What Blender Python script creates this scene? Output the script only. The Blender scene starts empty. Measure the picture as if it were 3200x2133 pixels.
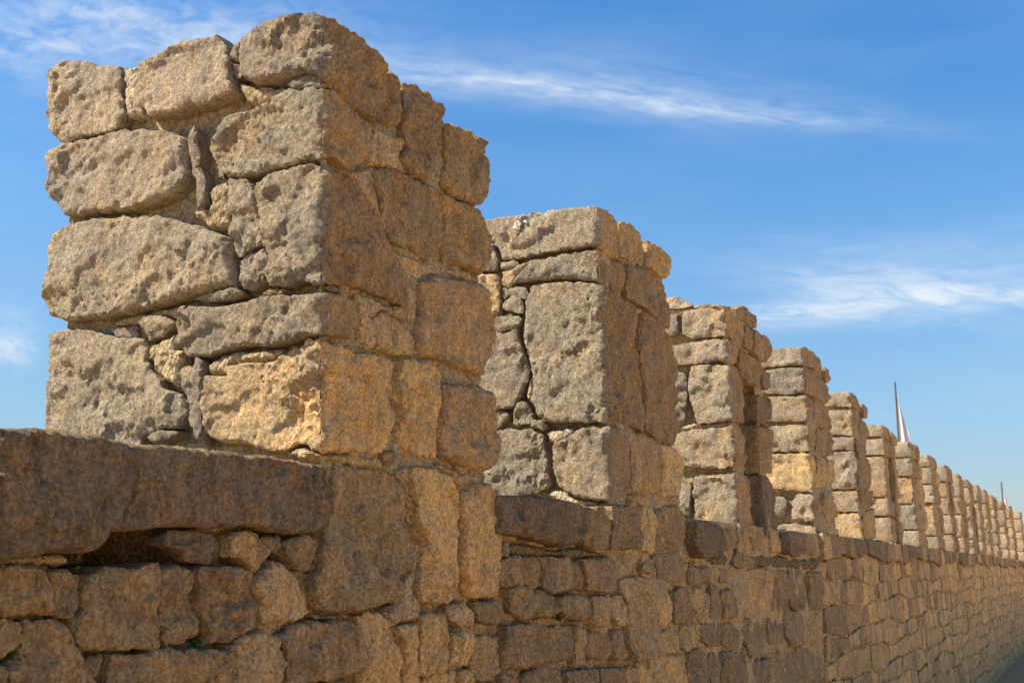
import bpy, math, random
import numpy as np
from mathutils import Matrix, Vector
from mathutils.geometry import delaunay_2d_cdt
random.seed(7); rng = np.random.default_rng(7)
S = bpy.context.scene
C = S.collection
D = 1.6           # metres from the camera to the wall face
EYE = 1.6
BAT = 0.03        # the wall face leans back by this much per metre

# ------------------------------------------------------------------ camera
K = 3200 / 2352.0
CX, CY, FPX = 1600.0, 1066.5, 2700 * K
pitch, yaw = math.radians(10.84), math.radians(26.44)
Fv = np.array([-math.sin(yaw) * math.cos(pitch), math.cos(yaw) * math.cos(pitch), math.sin(pitch)])
Rv = np.array([math.cos(yaw), math.sin(yaw), 0.0])
Uv = np.cross(Rv, Fv)
cam = bpy.data.objects.new('camera', bpy.data.cameras.new('camera'))
C.objects.link(cam)
cam.matrix_world = Matrix(((Rv[0], Uv[0], -Fv[0], 0), (Rv[1], Uv[1], -Fv[1], 0), (Rv[2], Uv[2], -Fv[2], EYE), (0, 0, 0, 1)))
cam.data.sensor_width = 36.0
cam.data.lens = FPX / 3200 * 36.0
cam.data.clip_start = 0.05
cam.data.clip_end = 3000
cam.data.dof.use_dof = True
cam.data.dof.focus_distance = 2.9
cam.data.dof.aperture_fstop = 13
S.camera = cam
S.cycles.use_denoising = True
S.cycles.denoiser = 'OPENIMAGEDENOISE'
S.cycles.denoising_input_passes = 'RGB_ALBEDO_NORMAL'
S.cycles.denoising_prefilter = 'NONE'

# ------------------------------------------------------------------ light
SUN_EL, SUN_AZ = 47.0, 52.0      # height; angle off the wall's own direction, from behind left
SUN_W, SKY_W = 5.0, 0.081
S.view_settings.view_transform = 'Standard'
S.view_settings.look = 'None'
S.view_settings.exposure = 0.92
S.view_settings.gamma = 1.0
S.view_settings.use_curve_mapping = False
sd = bpy.data.lights.new('sun', 'SUN'); sd.energy = SUN_W; sd.angle = math.radians(0.53); sd.color = (1.0, 0.87, 0.68)
sun = bpy.data.objects.new('sun', sd); C.objects.link(sun)
sun.location = (-6, -8, 14)
e_, a_ = math.radians(SUN_EL), math.radians(SUN_AZ)
sdir = Vector((math.sin(a_) * math.cos(e_), math.cos(a_) * math.cos(e_), -math.sin(e_)))
sun.rotation_euler = sdir.to_track_quat('-Z', 'Y').to_euler()

def pix_dir(x, y):                       # native photo pixel -> direction
    v = Fv * FPX + Rv * (x - CX) - Uv * (y - CY)
    return v / np.linalg.norm(v)

class NT:                                # small node helper
    def __init__(s, tree): s.t = tree; s.n = tree.nodes; s.l = tree.links; s.n.clear()
    def new(s, kind, **kw):
        n = s.n.new(kind)
        for k, v in kw.items():
            if k in n.bl_rna.properties.keys(): setattr(n, k, v)
            else: n.inputs[k.replace('_', ' ')].default_value = v
        return n
    def put(s, v, sock):
        if hasattr(v, 'default_value') or hasattr(v, 'is_linked'): s.l.new(v, sock)
        elif v is not None: sock.default_value = v
    def math(s, op, a, b=None, c=None, clamp=False):
        n = s.n.new('ShaderNodeMath'); n.operation = op; n.use_clamp = clamp
        s.put(a, n.inputs[0])
        if b is not None: s.put(b, n.inputs[1])
        if c is not None: s.put(c, n.inputs[2])
        return n.outputs[0]
    def mapr(s, v, a, b, c=0.0, d=1.0):
        n = s.n.new('ShaderNodeMapRange'); s.put(v, n.inputs[0])
        n.inputs[1].default_value = a; n.inputs[2].default_value = b
        n.inputs[3].default_value = c; n.inputs[4].default_value = d
        return n.outputs[0]
    def mix(s, f, a, b, blend='MIX'):
        n = s.n.new('ShaderNodeMix'); n.data_type = 'RGBA'; n.blend_type = blend
        s.put(f, n.inputs[0])
        for v, i in ((a, 6), (b, 7)):
            if isinstance(v, tuple): n.inputs[i].default_value = (*v, 1) if len(v) == 3 else v
            else: s.l.new(v, n.inputs[i])
        return n.outputs[2]
    def noise(s, vec, scale, detail=4, rough=0.55, dist=0.0, lac=2.0):
        n = s.n.new('ShaderNodeTexNoise'); s.l.new(vec, n.inputs['Vector'])
        n.inputs['Scale'].default_value = scale; n.inputs['Detail'].default_value = detail
        n.inputs['Roughness'].default_value = rough; n.inputs['Distortion'].default_value = dist
        n.inputs['Lacunarity'].default_value = lac
        return n.outputs['Fac']
    def vscale(s, vec, sc, rot=(0, 0, 0), loc=(0, 0, 0)):
        n = s.n.new('ShaderNodeMapping'); s.l.new(vec, n.inputs[0])
        n.inputs['Scale'].default_value = sc; n.inputs['Rotation'].default_value = rot; n.inputs['Location'].default_value = loc
        return n.outputs[0]

w = bpy.data.worlds.new('World'); S.world = w; w.use_nodes = True
t = NT(w.node_tree)
sky = t.new('ShaderNodeTexSky'); sky.sky_type = 'NISHITA'; sky.sun_disc = False
sky.sun_elevation = e_; sky.sun_rotation = math.pi + a_
sky.air_density = 1.0; sky.dust_density = 0.25; sky.ozone_density = 1.6; sky.altitude = 60
tc = t.new('ShaderNodeTexCoord').outputs['Generated']
sep = t.new('ShaderNodeSeparateXYZ'); t.l.new(tc, sep.inputs[0])
az = t.math('ARCTAN2', sep.outputs[0], sep.outputs[1])
el = t.math('ARCSINE', sep.outputs[2])
def azel(x, y):
    v = pix_dir(x * K, y * K); return math.atan2(v[0], v[1]), math.asin(v[2])
def cloud(p0, p1, width, amp, scale, stretch, seed, soft=1.0, th=0.35, curve=0.0):
    """a wisp between two directions in the sky (az/el), with a ragged, streaky edge"""
    a0, e0 = azel(*p0); a1, e1 = azel(*p1)
    L = math.hypot(a1 - a0, e1 - e0); ux, uy = (a1 - a0) / L, (e1 - e0) / L
    da = t.math('SUBTRACT', az, (a0 + a1) / 2); de = t.math('SUBTRACT', el, (e0 + e1) / 2)
    s_ = t.math('ADD', t.math('MULTIPLY', da, ux), t.math('MULTIPLY', de, uy))
    n_ = t.math('SUBTRACT', t.math('MULTIPLY', de, ux), t.math('MULTIPLY', da, uy))
    if curve: n_ = t.math('ADD', n_, t.math('MULTIPLY', t.math('MULTIPLY', s_, s_), curve))
    cmb = t.new('ShaderNodeCombineXYZ'); t.l.new(t.math('MULTIPLY', s_, scale / stretch), cmb.inputs[0]); t.l.new(t.math('MULTIPLY', n_, scale), cmb.inputs[1])
    cmb.inputs[2].default_value = seed
    big = t.noise(cmb.outputs[0], 0.9, 3, 0.5, 0.3)
    n2 = t.math('ADD', n_, t.math('MULTIPLY', t.math('SUBTRACT', big, 0.5), width * 2.2))
    q = t.math('ADD', t.math('POWER', t.math('ABSOLUTE', t.math('DIVIDE', s_, L * 0.5)), 2.6),
               t.math('POWER', t.math('ABSOLUTE', t.math('DIVIDE', n2, width)), 1.8))
    g = t.math('EXPONENT', t.math('MULTIPLY', q, -1.0))
    fine = t.noise(cmb.outputs[0], 3.2, 7, 0.6, 0.5)
    f = t.mapr(fine, th, th + 0.4 * soft, 0.15, 1.0)
    return t.math('MULTIPLY', t.math('MULTIPLY', g, f), amp)
cl = [cloud((760, 120), (2000, 262), 0.0105, 0.78, 40, 5, 3.1, curve=0.12),
      cloud((1000, 130), (1950, 255), 0.022, 0.26, 26, 6, 5.4, curve=0.1),
      cloud((-250, 20), (780, 110), 0.036, 0.80, 24, 2.2, 1.7, th=0.36),
      cloud((300, 110), (1500, 110), 0.024, 0.12, 20, 3.5, 11.7),
      cloud((1820, 650), (2520, 700), 0.017, 1.1, 34, 4, 8.2, th=0.3),
      cloud((1650, 730), (2100, 715), 0.009, 0.85, 40, 5, 2.9, th=0.3),
      cloud((1560, 590), (2400, 560), 0.02, 0.22, 26, 6, 6.6),
      cloud((2100, 620), (2700, 520), 0.03, 0.2, 26, 5, 4.4),
      cloud((-60, 770), (80, 800), 0.017, 0.75, 34, 1.5, 9.3, th=0.25),
      cloud((2000, 860), (2600, 865), 0.01, 0.1, 26, 8, 7.7)]
tot = cl[0]
for c_ in cl[1:]: tot = t.math('ADD', tot, c_)
tot = t.math('MINIMUM', tot, 0.92)
veil = t.noise(t.vscale(tc, (1.0, 1.0, 5.0)), 2.6, 5, 0.55)
tot = t.math('ADD', tot, t.mapr(veil, 0.4, 0.75, 0.0, 0.10))
cloudc = (5.4, 5.9, 6.5)
cr = t.new('ShaderNodeValToRGB'); t.l.new(sep.outputs[2], cr.inputs[0])
cr.color_ramp.elements[0].position = 0.04; cr.color_ramp.elements[0].color = (0.56, 0.58, 0.66, 1)
cr.color_ramp.elements[1].position = 0.44; cr.color_ramp.elements[1].color = (0.40, 0.94, 1.33, 1)
e3 = cr.color_ramp.elements.new(0.27); e3.color = (0.62, 0.96, 1.15, 1)
e4 = cr.color_ramp.elements.new(0.13); e4.color = (0.62, 0.78, 0.88, 1)
skyc = t.mix(tot, t.mix(1.0, sky.outputs[0], cr.outputs[0], 'MULTIPLY'), cloudc)
bg = t.new('ShaderNodeBackground'); t.l.new(skyc, bg.inputs[0]); bg.inputs[1].default_value = SKY_W
out = t.new('ShaderNodeOutputWorld'); t.l.new(bg.outputs[0], out.inputs[0])

# ------------------------------------------------------------------ materials
def tinted(name, grain=1.0, lichen=1.0, bump=1.0, mortar=False, grey=0.0):
    m = bpy.data.materials.new(name); m.use_nodes = True
    t = NT(m.node_tree)
    pos = t.new('ShaderNodeNewGeometry').outputs['Position']
    att = t.new('ShaderNodeAttribute'); att.attribute_name = 'tint'
    base = att.outputs['Color']
    # broad staining
    n1 = t.noise(pos, 7.0, 6, 0.6, 0.4)
    n2 = t.noise(t.vscale(pos, (1, 1, 0.45), loc=(3, 1, 5)), 19.0, 6, 0.65, 0.6)
    c = t.mix(t.mapr(n1, 0.42, 0.68), base, (1.24, 1.14, 0.95), 'MULTIPLY')
    c = t.mix(t.mapr(n2, 0.50, 0.72, 0.0, 0.8), c, (0.60, 0.60, 0.62), 'MULTIPLY')
    n5 = t.noise(t.vscale(pos, (1, 1, 1), loc=(13, 11, 5)), 11.0, 5, 0.6, 0.9)
    if not mortar:
        # ochre heart of the stone where the grey skin has worn off
        c = t.mix(t.mapr(n5, 0.58, 0.70, 0.0, 0.42), c, t.mix(1.0, base, (1.45, 1.16, 0.78), 'MULTIPLY'))
    n9 = t.noise(t.vscale(pos, (1, 1, 0.42), loc=(5, 8, 2)), 26.0, 5, 0.62, 0.3)
    c = t.mix(t.mapr(n9, 0.47, 0.66, 0.0, 0.50), c, (0.60, 0.57, 0.54), 'MULTIPLY')
    c = t.mix(t.mapr(n9, 0.46, 0.34, 0.0, 0.5), c, (1.28, 1.2, 1.08), 'MULTIPLY')
    if grey:
        # thin grey crust in ragged patches, thinner where the rain runs
        g1 = t.noise(t.vscale(pos, (1, 1, 0.75), loc=(31, 8, 2)), 13.0, 7, 0.72, 0.8)
        c = t.mix(t.mapr(g1, 0.46, 0.56, 0.0, grey), c, t.mix(1.0, c, (0.74, 0.80, 0.92), 'MULTIPLY'))
        g2 = t.noise(t.vscale(pos, (1, 1, 0.55), loc=(3, 38, 12)), 62.0, 5, 0.7, 0.5)
        c = t.mix(t.mapr(g2, 0.54, 0.68, 0.0, 0.75 * min(1, grey)), c, (0.50, 0.46, 0.42), 'MULTIPLY')
        c = t.mix(t.mapr(g2, 0.42, 0.30, 0.0, 0.7 * min(1, grey)), c, (1.45, 1.38, 1.25), 'MULTIPLY')
    # grain
    n3 = t.noise(pos, 125.0 * grain, 6, 0.8)
    c = t.mix(0.85, c, t.mix(t.mapr(n3, 0.36, 0.64), (0.42, 0.38, 0.34), (1.64, 1.64, 1.64)), 'MULTIPLY')
    # dark flecks and pores
    n4 = t.noise(t.vscale(pos, (1.4, 1.4, 0.8)), 75.0, 3, 0.5)
    c = t.mix(t.mapr(n4, 0.60, 0.74, 0.0, 0.75), c, (0.42, 0.38, 0.34), 'MULTIPLY')
    if lichen > 0:
        n6 = t.noise(pos, 46.0, 3, 0.55, 0.8)
        n7 = t.noise(t.vscale(pos, (1, 1, 1), loc=(7, 2, 9)), 5.0, 2, 0.5)
        msk = t.math('MULTIPLY', t.mapr(n6, 0.665, 0.70), t.mapr(n7, 0.47, 0.60))
        c = t.mix(t.math('MULTIPLY', msk, 0.8 * lichen), c, (0.60, 0.57, 0.50))
        n8 = t.noise(t.vscale(pos, (1, 1, 1), loc=(1, 22, 9)), 120.0, 2, 0.5)
        c = t.mix(t.mapr(n8, 0.70, 0.74, 0.0, 0.55), c, (0.62, 0.58, 0.5))
    b = t.new('ShaderNodeBsdfPrincipled')
    t.l.new(c, b.inputs['Base Color'])
    b.inputs['Roughness'].default_value = 0.93
    b.inputs['Specular IOR Level'].default_value = 0.22
    v = t.new('ShaderNodeTexVoronoi'); v.feature = 'F1'; t.l.new(t.vscale(pos, (1, 1, 0.62)), v.inputs['Vector']); v.inputs['Scale'].default_value = 58.0 if not mortar else 95.0
    vv = t.mapr(v.outputs['Distance'], 0.0, 0.6, 0.0, 1.0) if not mortar else t.mapr(v.outputs['Distance'], 0.0, 0.7, 1.0, 0.0)
    h = t.math('ADD', t.math('MULTIPLY', t.noise(t.vscale(pos, (1, 1, 0.7)), 48.0, 6, 0.72, 0.4), 1.25), t.math('MULTIPLY', n3, 0.40))
    h = t.math('ADD', h, t.math('MULTIPLY', vv, 0.07 if not mortar else 0.6))
    bp = t.new('ShaderNodeBump'); bp.inputs['Strength'].default_value = 1.0
    bp.inputs['Distance'].default_value = 0.019 * bump
    t.l.new(h, bp.inputs['Height']); t.l.new(bp.outputs[0], b.inputs['Normal'])
    o = t.new('ShaderNodeOutputMaterial'); t.l.new(b.outputs[0], o.inputs[0])
    return m
M_STONE = tinted('weathered_limestone', 1.0, 1.4, 1.1, grey=0.15)
M_SMOOTH = tinted('dressed_limestone', 0.8, 0.45, 1.35, grey=0.55)
M_MORT = tinted('lime_mortar', 0.8, 0.0, 1.3, True)

def plain(name, col, rough=0.8, bump=0.0, scale=20, col2=None):
    m = bpy.data.materials.new(name); m.use_nodes = True
    t = NT(m.node_tree)
    pos = t.new('ShaderNodeNewGeometry').outputs['Position']
    n = t.noise(pos, scale, 6, 0.65)
    c2 = col2 or tuple(x * 0.7 for x in col)
    c = t.mix(t.mapr(n, 0.35, 0.65), c2, col)
    b = t.new('ShaderNodeBsdfPrincipled'); t.l.new(c, b.inputs['Base Color']); b.inputs['Roughness'].default_value = rough
    if bump:
        bp = t.new('ShaderNodeBump'); bp.inputs['Distance'].default_value = bump
        t.l.new(t.noise(pos, scale * 6, 4, 0.7), bp.inputs['Height']); t.l.new(bp.outputs[0], b.inputs['Normal'])
    o = t.new('ShaderNodeOutputMaterial'); t.l.new(b.outputs[0], o.inputs[0])
    return m

# ------------------------------------------------------------------ vectorised noise
_G = rng.normal(size=(256, 3)); _G /= np.linalg.norm(_G, axis=1)[:, None]
_P = rng.permutation(256)
def perlin(P):
    P = np.asarray(P, float); I = np.floor(P).astype(int); f = P - I
    s = f * f * f * (f * (f * 6 - 15) + 10); r = 0
    for dx in (0, 1):
        for dy in (0, 1):
            for dz in (0, 1):
                h = _P[(_P[(_P[(I[:, 0] + dx) & 255] + I[:, 1] + dy) & 255] + I[:, 2] + dz) & 255]
                g = _G[h]
                d = (g[:, 0] * (f[:, 0] - dx) + g[:, 1] * (f[:, 1] - dy) + g[:, 2] * (f[:, 2] - dz))
                r = r + d * (s[:, 0] if dx else 1 - s[:, 0]) * (s[:, 1] if dy else 1 - s[:, 1]) * (s[:, 2] if dz else 1 - s[:, 2])
    return r * 1.5
def fbm(P, o=4, rough=0.5):
    a, r, q = 1.0, 0, np.asarray(P, float)
    for i in range(o):
        r = r + a * perlin(q + i * 17.3); q = q * 2.03; a *= rough
    return r

# ------------------------------------------------------------------ from photo to wall
VIEWS = {1: (100, 0, 1.96), 2: (100, 700, 1.96), 3: (0, 1300, 1.8825), 4: (900, 1300, 1.8825), 5: (1000, 100, 1.12),
         6: (1450, 600, 1.425), 7: (2300, 1000, 1.96), 8: (2000, 1500, 1.961), 9: (2560, 1200, 3.672), 11: (2050, 850, 1.742), 0: (0, 0, 1 / K)}
def native(view, pts):
    x0, y0, s = VIEWS[view]
    p = np.array(pts, float) / s; p[:, 0] += x0; p[:, 1] += y0
    return p
def densify(p, step=7.0):
    o = []
    for i in range(len(p)):
        a, b = p[i], p[(i + 1) % len(p)]
        n = max(1, int(np.hypot(*(b - a)) / step))
        for k in range(n): o.append(a + (b - a) * k / n)
    return np.array(o)
def rays(p): return Fv[None] * FPX + Rv[None] * (p[:, :1] - CX) - Uv[None] * (p[:, 1:] - CY)
def xface(z): return -D - BAT * z          # z measured from the eye here
def to_side(p):
    v = rays(p); tt = -D / (v[:, 0] + BAT * v[:, 2]); return v * tt[:, None]
def to_unfold(p, yk):
    """photo points -> (u, z); u<0 lies on the end face at y=yk, u>0 on the long face"""
    v = rays(p); q = v * (yk / v[:, 1])[:, None]
    u = q[:, 0] - xface(q[:, 2]); z = q[:, 2]
    s = to_side(p); m = (u > 0)
    return np.stack([np.where(m, s[:, 1] - yk, u), np.where(m, s[:, 2], z)], 1)
def fit_corner(view, pts):                 # distance of a merlon's near corner, from points along it
    s = to_side(native(view, pts)); return float(s[:, 1].mean())

# ------------------------------------------------------------------ stone geometry
def chaikin(p, k=1):
    for _ in range(k):
        q = np.roll(p, -1, 0)
        p = np.stack([0.88 * p + 0.12 * q, 0.12 * p + 0.88 * q], 1).reshape(-1, 2)
    return p
def resample(p, step):
    q = np.vstack([p, p[:1]]); L = np.hypot(*np.diff(q, axis=0).T); c = np.r_[0, np.cumsum(L)]
    n = max(8, int(c[-1] / step)); s = np.linspace(0, c[-1], n, endpoint=False)
    return np.stack([np.interp(s, c, q[:, 0]), np.interp(s, c, q[:, 1])], 1)
def inside_dist(P, poly):
    a, b = poly, np.roll(poly, -1, 0)
    ins = np.zeros(len(P), bool); dm = np.full(len(P), 1e9)
    for i in range(0, len(P), 4000):
        q = P[i:i + 4000][:, None]
        c = ((a[None, :, 1] > q[..., 1]) != (b[None, :, 1] > q[..., 1]))
        with np.errstate(all='ignore'):
            xx = (b[:, 0] - a[:, 0]) * (q[..., 1] - a[:, 1]) / (b[:, 1] - a[:, 1]) + a[:, 0]
        ins[i:i + 4000] = (np.sum(c & (q[..., 0] < xx), 1) % 2) == 1
        ab = b - a; tt = np.clip(((q - a) * ab).sum(-1) / np.maximum((ab ** 2).sum(-1), 1e-12), 0, 1)
        dm[i:i + 4000] = np.sqrt((((a + ab * tt[..., None]) - q) ** 2).sum(-1).min(1))
    return ins, dm
def fold(u, z, h, yk):
    """unfolded wall point pushed out by h -> position relative to the eye"""
    u = np.asarray(u, float); X = xface(z)
    wd = 0.006
    k = np.clip((u + wd) / (2 * wd), 0, 1)            # 0 end face, 1 long face
    ue = np.minimum(u, 0); us = np.maximum(u, 0)
    hin = np.minimum(h, 0); hout = np.maximum(h, 0)
    # going in: keep behind the mitre
    x = X + np.where(u < 0, np.minimum(ue, hin), hin) + hout * k * (np.where((k > 0) & (k < 1), 0.75, 1))
    y = yk + np.where(u > 0, np.maximum(us, -hin), -hin) - hout * (1 - k) * (np.where((k > 0) & (k < 1), 0.75, 1))
    return np.stack([x, y, z], 1)
GAPS = []      # (y, z, radius_y, radius_z, depth) deep open joints in the long face
def sheet(poly, yk, sp, r=0.012, depth=0.14, h0=0.0, rough=1.0, kind='stone', seed=0.0, tilt=(0, 0), folded=True, edge=1.0, chisel=1.0, keep=False, hollow=None):
    """relief over an outline in unfolded wall coordinates, with sides running back into the wall"""
    if kind == 'stone' and not keep: poly = chaikin(poly, 1)
    poly = densify(poly, sp * 0.9) if keep else resample(poly, sp * 0.9)
    n = len(poly)
    sd_ = np.full(n, seed)
    j = fbm(np.stack([poly[:, 0] * 30, poly[:, 1] * 30, sd_], 1), 3)
    ctr = poly.mean(0); dr = poly - ctr; dr /= np.maximum(np.hypot(*dr.T), 1e-6)[:, None]
    j2 = perlin(np.stack([poly[:, 0] * 95, poly[:, 1] * 95, sd_ + 9], 1))
    poly = poly + dr * ((j * 0.0078 + j2 * 0.0042) * edge)[:, None]
    area2 = np.sum(poly[:, 0] * np.roll(poly[:, 1], -1) - np.roll(poly[:, 0], -1) * poly[:, 1])
    if area2 < 0: poly = poly[::-1].copy()
    lo, hi = poly.min(0), poly.max(0)
    gx = np.arange(lo[0] + sp * 0.5, hi[0], sp); gy = np.arange(lo[1] + sp * 0.5, hi[1], sp * 0.9)
    if len(gx) and len(gy):
        G = np.stack(np.meshgrid(gx, gy), -1); G[1::2, :, 0] += sp * 0.5
        G = G.reshape(-1, 2) + rng.uniform(-0.2, 0.2, (len(gx) * len(gy), 2)) * sp
        if lo[0] < -sp and hi[0] > sp:     # a row of points exactly along the arris
            G = G[np.abs(G[:, 0]) > sp * 0.45]
            G = np.vstack([G, np.stack([np.zeros(len(gy)), gy], 1)])
        ins, dd = inside_dist(G, poly); G = G[ins & (dd > sp * 0.5)]
    else: G = np.zeros((0, 2))
    V = np.vstack([poly, G])
    vs, es, fs, *_r = delaunay_2d_cdt([Vector((float(a), float(b))) for a, b in V], [], [list(range(n))], 1, 1e-6)
    if len(vs) != len(V):
        V = np.array([(v.x, v.y) for v in vs])
        if len(V) < 4: return np.zeros((0, 3)), []
        orig = _r[0]
        order = {}
        for k_, o_ in enumerate(orig):
            for q_ in o_: order[q_] = k_
        ring = [order[i] for i in range(n) if i in order]
    else:
        V = np.array([(v.x, v.y) for v in vs]); ring = list(range(n))
    _, dist = inside_dist(V, poly[::1]); dist[ring] = 0
    u, z = V[:, 0], V[:, 1]
    sdv = np.full(len(V), seed)
    q = np.stack([u, z, sdv * 0.37], 1)
    if kind == 'stone':
        rr = r * (1 + 0.5 * perlin(q * np.array([9, 9, 1])))
        d = np.clip(dist / np.maximum(rr, 1e-4), 0, 1)
        prof = -(1 - np.sqrt(np.clip(1 - (1 - d) ** 2, 0, 1))) * rr * 1.0
        # the weather face is rough and picked, the long face dressed smoother
        R_ = max(rough, 0.85) if not folded else np.where(u < 0, max(rough, 1.0) * 0.86, 0.95)
        wq = q * np.array([21, 15, 1])
        wq = wq + 0.55 * np.stack([perlin(wq * 0.9 + 7), perlin(wq * 0.9 + 31), 0 * u], 1)
        b1_ = np.abs(perlin(wq * 0.8)); b2_ = np.abs(perlin(wq * 2.1 + 11)); b3_ = np.abs(perlin(wq * 4.6 + 5))
        crag = 0.0150 * (np.minimum(b1_, 0.32) - 0.22) + 0.0075 * (np.minimum(b2_, 0.4) - 0.22) + 0.0055 * (b3_ - 0.25)
        tool = np.clip(perlin(q * np.array([30, 10, 1]) + 0.3 * perlin(q * 20)[:, None] + 9.7) - 0.30, 0, 1)      # upright pick marks
        dent = np.clip(perlin(q * np.array([13, 15, 1]) + 61.7) - 0.45, 0, 1)
        steps = np.tanh(fbm(q * np.array([9, 12, 1]) + 40, 2) * 9)
        hs = np.modf(np.abs(np.sin(seed * np.array([12.9898, 78.233, 39.425, 93.989, 27.17])) * 43758.5453))[0]
        th = hs[3] * 3.14
        ra = q[:, 0] * math.cos(th) + q[:, 1] * math.sin(th); rb = -q[:, 0] * math.sin(th) + q[:, 1] * math.cos(th)
        flake = perlin(np.stack([ra * 9 + 3, rb * 52, sdv], 1) + 0.35 * perlin(q * np.array([17, 17, 1]))[:, None])
        amt = 0.55 + 0.9 * np.clip(fbm(q * np.array([5, 5, 1]) + 77, 2) + 0.4, 0, 1)
        rel = (0.0080 * fbm(q * np.array([6.0, 6.0, 1]), 2) + np.where(u > 0, 0.007, 0.0) * fbm(q * np.array([13, 9, 1]) + 21, 2)
               + R_ * chisel * amt * (crag * (0.60 + 0.6 * hs[0]) + 0.0070 * hs[4] * flake + 0.0066 * steps + 0.0042 * fbm(q * np.array([60, 44, 1]) + 3.1, 2, 0.7) - 0.011 * hs[1] * tool - 0.009 * hs[2] * dent))
        rel = rel * (0.7 + 0.3 * np.clip(dist / 0.02, 0, 1))
        h = h0 + prof + rel + tilt[0] * (u - ctr[0]) + tilt[1] * (z - ctr[1])
    else:
        h = h0 + np.where(u < 0, -0.012, 0.018 if -0.04 < h0 < -0.035 else 0.006) + np.where(u < 0, 0.010, 0.022) * fbm(q * np.array([6, 6, 1]), 2) + 0.009 * fbm(q * np.array([38, 38, 1]), 3, 0.65)
        if kind == 'patch':
            d = np.clip(dist / r, 0, 1); h = h0 - (1 - np.sqrt(1 - (1 - d) ** 2)) * r + 0.006 * fbm(q * np.array([38, 38, 1]), 3, 0.65) + 0.004 * fbm(q * 11, 2)
    if hollow:
        gl_ = yk + u; e = ((gl_ - hollow[0]) / hollow[2]) ** 2 + ((z - hollow[1]) / hollow[3]) ** 2
        h = h - hollow[4] * np.exp(-e * e * 0.8)
    if folded:
        rc = 0.012 * (1 + 1.0 * perlin(q * np.array([0, 13, 1]) + 2) + 1.5 * np.clip(perlin(q * np.array([0, 31, 1]) + 8), 0, 1)); rc = np.maximum(rc, 0.003)
        h = h - 0.42 * rc * np.clip(1 - np.abs(u) / rc, 0, 1) ** 1.5
        gl = yk + u
        for (gy_, gz_, ry_, rz_, dp_) in GAPS:
            if kind != 'stone':
                e = ((gl - gy_) / ry_) ** 2 + ((z - gz_) / rz_) ** 2
                h = np.where(u > 0, h - dp_ * np.clip((1.25 - e) * 8, 0, 1), h)
    P = fold(u, z, h, yk)
    F = [tuple(f) for f in fs]
    # sides
    base = len(P); ru, rz = u[ring], z[ring]; rh = h[ring]
    cu = np.clip(ru - ctr[0], -1, 1); cz = rz - ctr[1]
    js = fbm(np.stack([ru * 25, rz * 25, np.full(len(ring), seed + 4)], 1), 2)
    b1 = fold(ru, rz, rh - depth * 0.33, yk) + np.stack([0 * js, 0 * js, js * 0.003], 1)
    b2 = fold(ru - cu * 0.05, rz - cz * 0.05, np.full(len(ring), h0 - depth), yk)
    P = np.vstack([P, b1, b2]); m = len(ring)
    for i in range(m):
        k = (i + 1) % m; a, b = ring[i], ring[k]
        F.append((b, a, base + i, base + k)); F.append((base + k, base + i, base + m + i, base + m + k))
    P[:, 2] += EYE
    return P, F

def mesh_obj(name, P, F, mat, parent=None, tint=None, smooth=True, loc=None):
    me = bpy.data.meshes.new(name)
    off = np.array(parent.location) if parent is not None else (np.array(loc) if loc is not None else np.zeros(3))
    me.from_pydata([tuple(p) for p in (np.asarray(P) - off)], [], F)
    me.materials.append(mat)
    if smooth:
        me.polygons.foreach_set('use_smooth', [True] * len(me.polygons))
        me.set_sharp_from_angle(angle=math.radians(38))
    if tint is not None:
        at = me.color_attributes.new('tint', 'FLOAT_COLOR', 'POINT')
        tv = np.ones((len(me.vertices), 4)); tv[:, :3] = tint
        at.data.foreach_set('color', tv.ravel())
    me.update()
    o = bpy.data.objects.new(name, me); C.objects.link(o)
    if parent is not None: o.parent = parent
    elif loc is not None: o.location = loc
    return o
def root(name, loc, label, cat, group=None):
    o = bpy.data.objects.new(name, None); C.objects.link(o); o.location = loc
    o.empty_display_size = 0.2
    o['label'] = label; o['category'] = cat
    if group: o['group'] = group
    return o

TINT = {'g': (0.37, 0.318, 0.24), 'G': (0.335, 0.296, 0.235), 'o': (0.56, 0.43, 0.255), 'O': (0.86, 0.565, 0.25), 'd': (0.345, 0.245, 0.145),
        'b': (0.475, 0.33, 0.175), 'B': (0.68, 0.47, 0.235), 'n': (0.66, 0.47, 0.255), 'v': (0.27, 0.20, 0.095), 'W': (0.74, 0.71, 0.64), 'l': (0.415, 0.355, 0.265), 'm': (0.56, 0.45, 0.29), 'w': (0.62, 0.54, 0.42)}  # v: mossy olive, its dark tone also painting shade below the ledge
def tint(code, var=0.10):
    c = np.array(TINT[code]); return np.clip(c * (1 + random.uniform(-var, var)) * (1 + rng.uniform(-0.015, 0.015, 3)), 0.02, 0.9)
def spacing(dist, k=0.0021): return max(0.0055, dist * k)
seedc = [1.0]
SIDE_BOUNCE = {'l': 'b', 'g': 'b', 'G': 'b', 'o': 'O', 'm': 'n', 'w': 'n'}  # long-face tints with the warm bounced light put into the colour
def add_stone(parent, uz, yk, code, sp, folded=True, mat=None, kind='stone', name='stone', **kw):
    seedc[0] += 3.77
    P, F = sheet(uz, yk, sp, seed=seedc[0], folded=folded, kind=kind, **kw)
    if not len(F): return None
    tv = tint(code)
    if folded and code in SIDE_BOUNCE and uz[:, 0].max() > 0.02:
        # warm bounce light is painted into the long face, the end face has the grey lichen skin
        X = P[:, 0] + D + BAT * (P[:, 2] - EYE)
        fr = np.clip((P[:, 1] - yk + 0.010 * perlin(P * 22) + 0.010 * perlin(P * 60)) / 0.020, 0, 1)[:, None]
        tv = np.asarray(tv)[None] * (1 - fr) + tint(SIDE_BOUNCE[code])[None] * fr
    return mesh_obj(name, P, F, mat or M_STONE, parent, tv)
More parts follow.
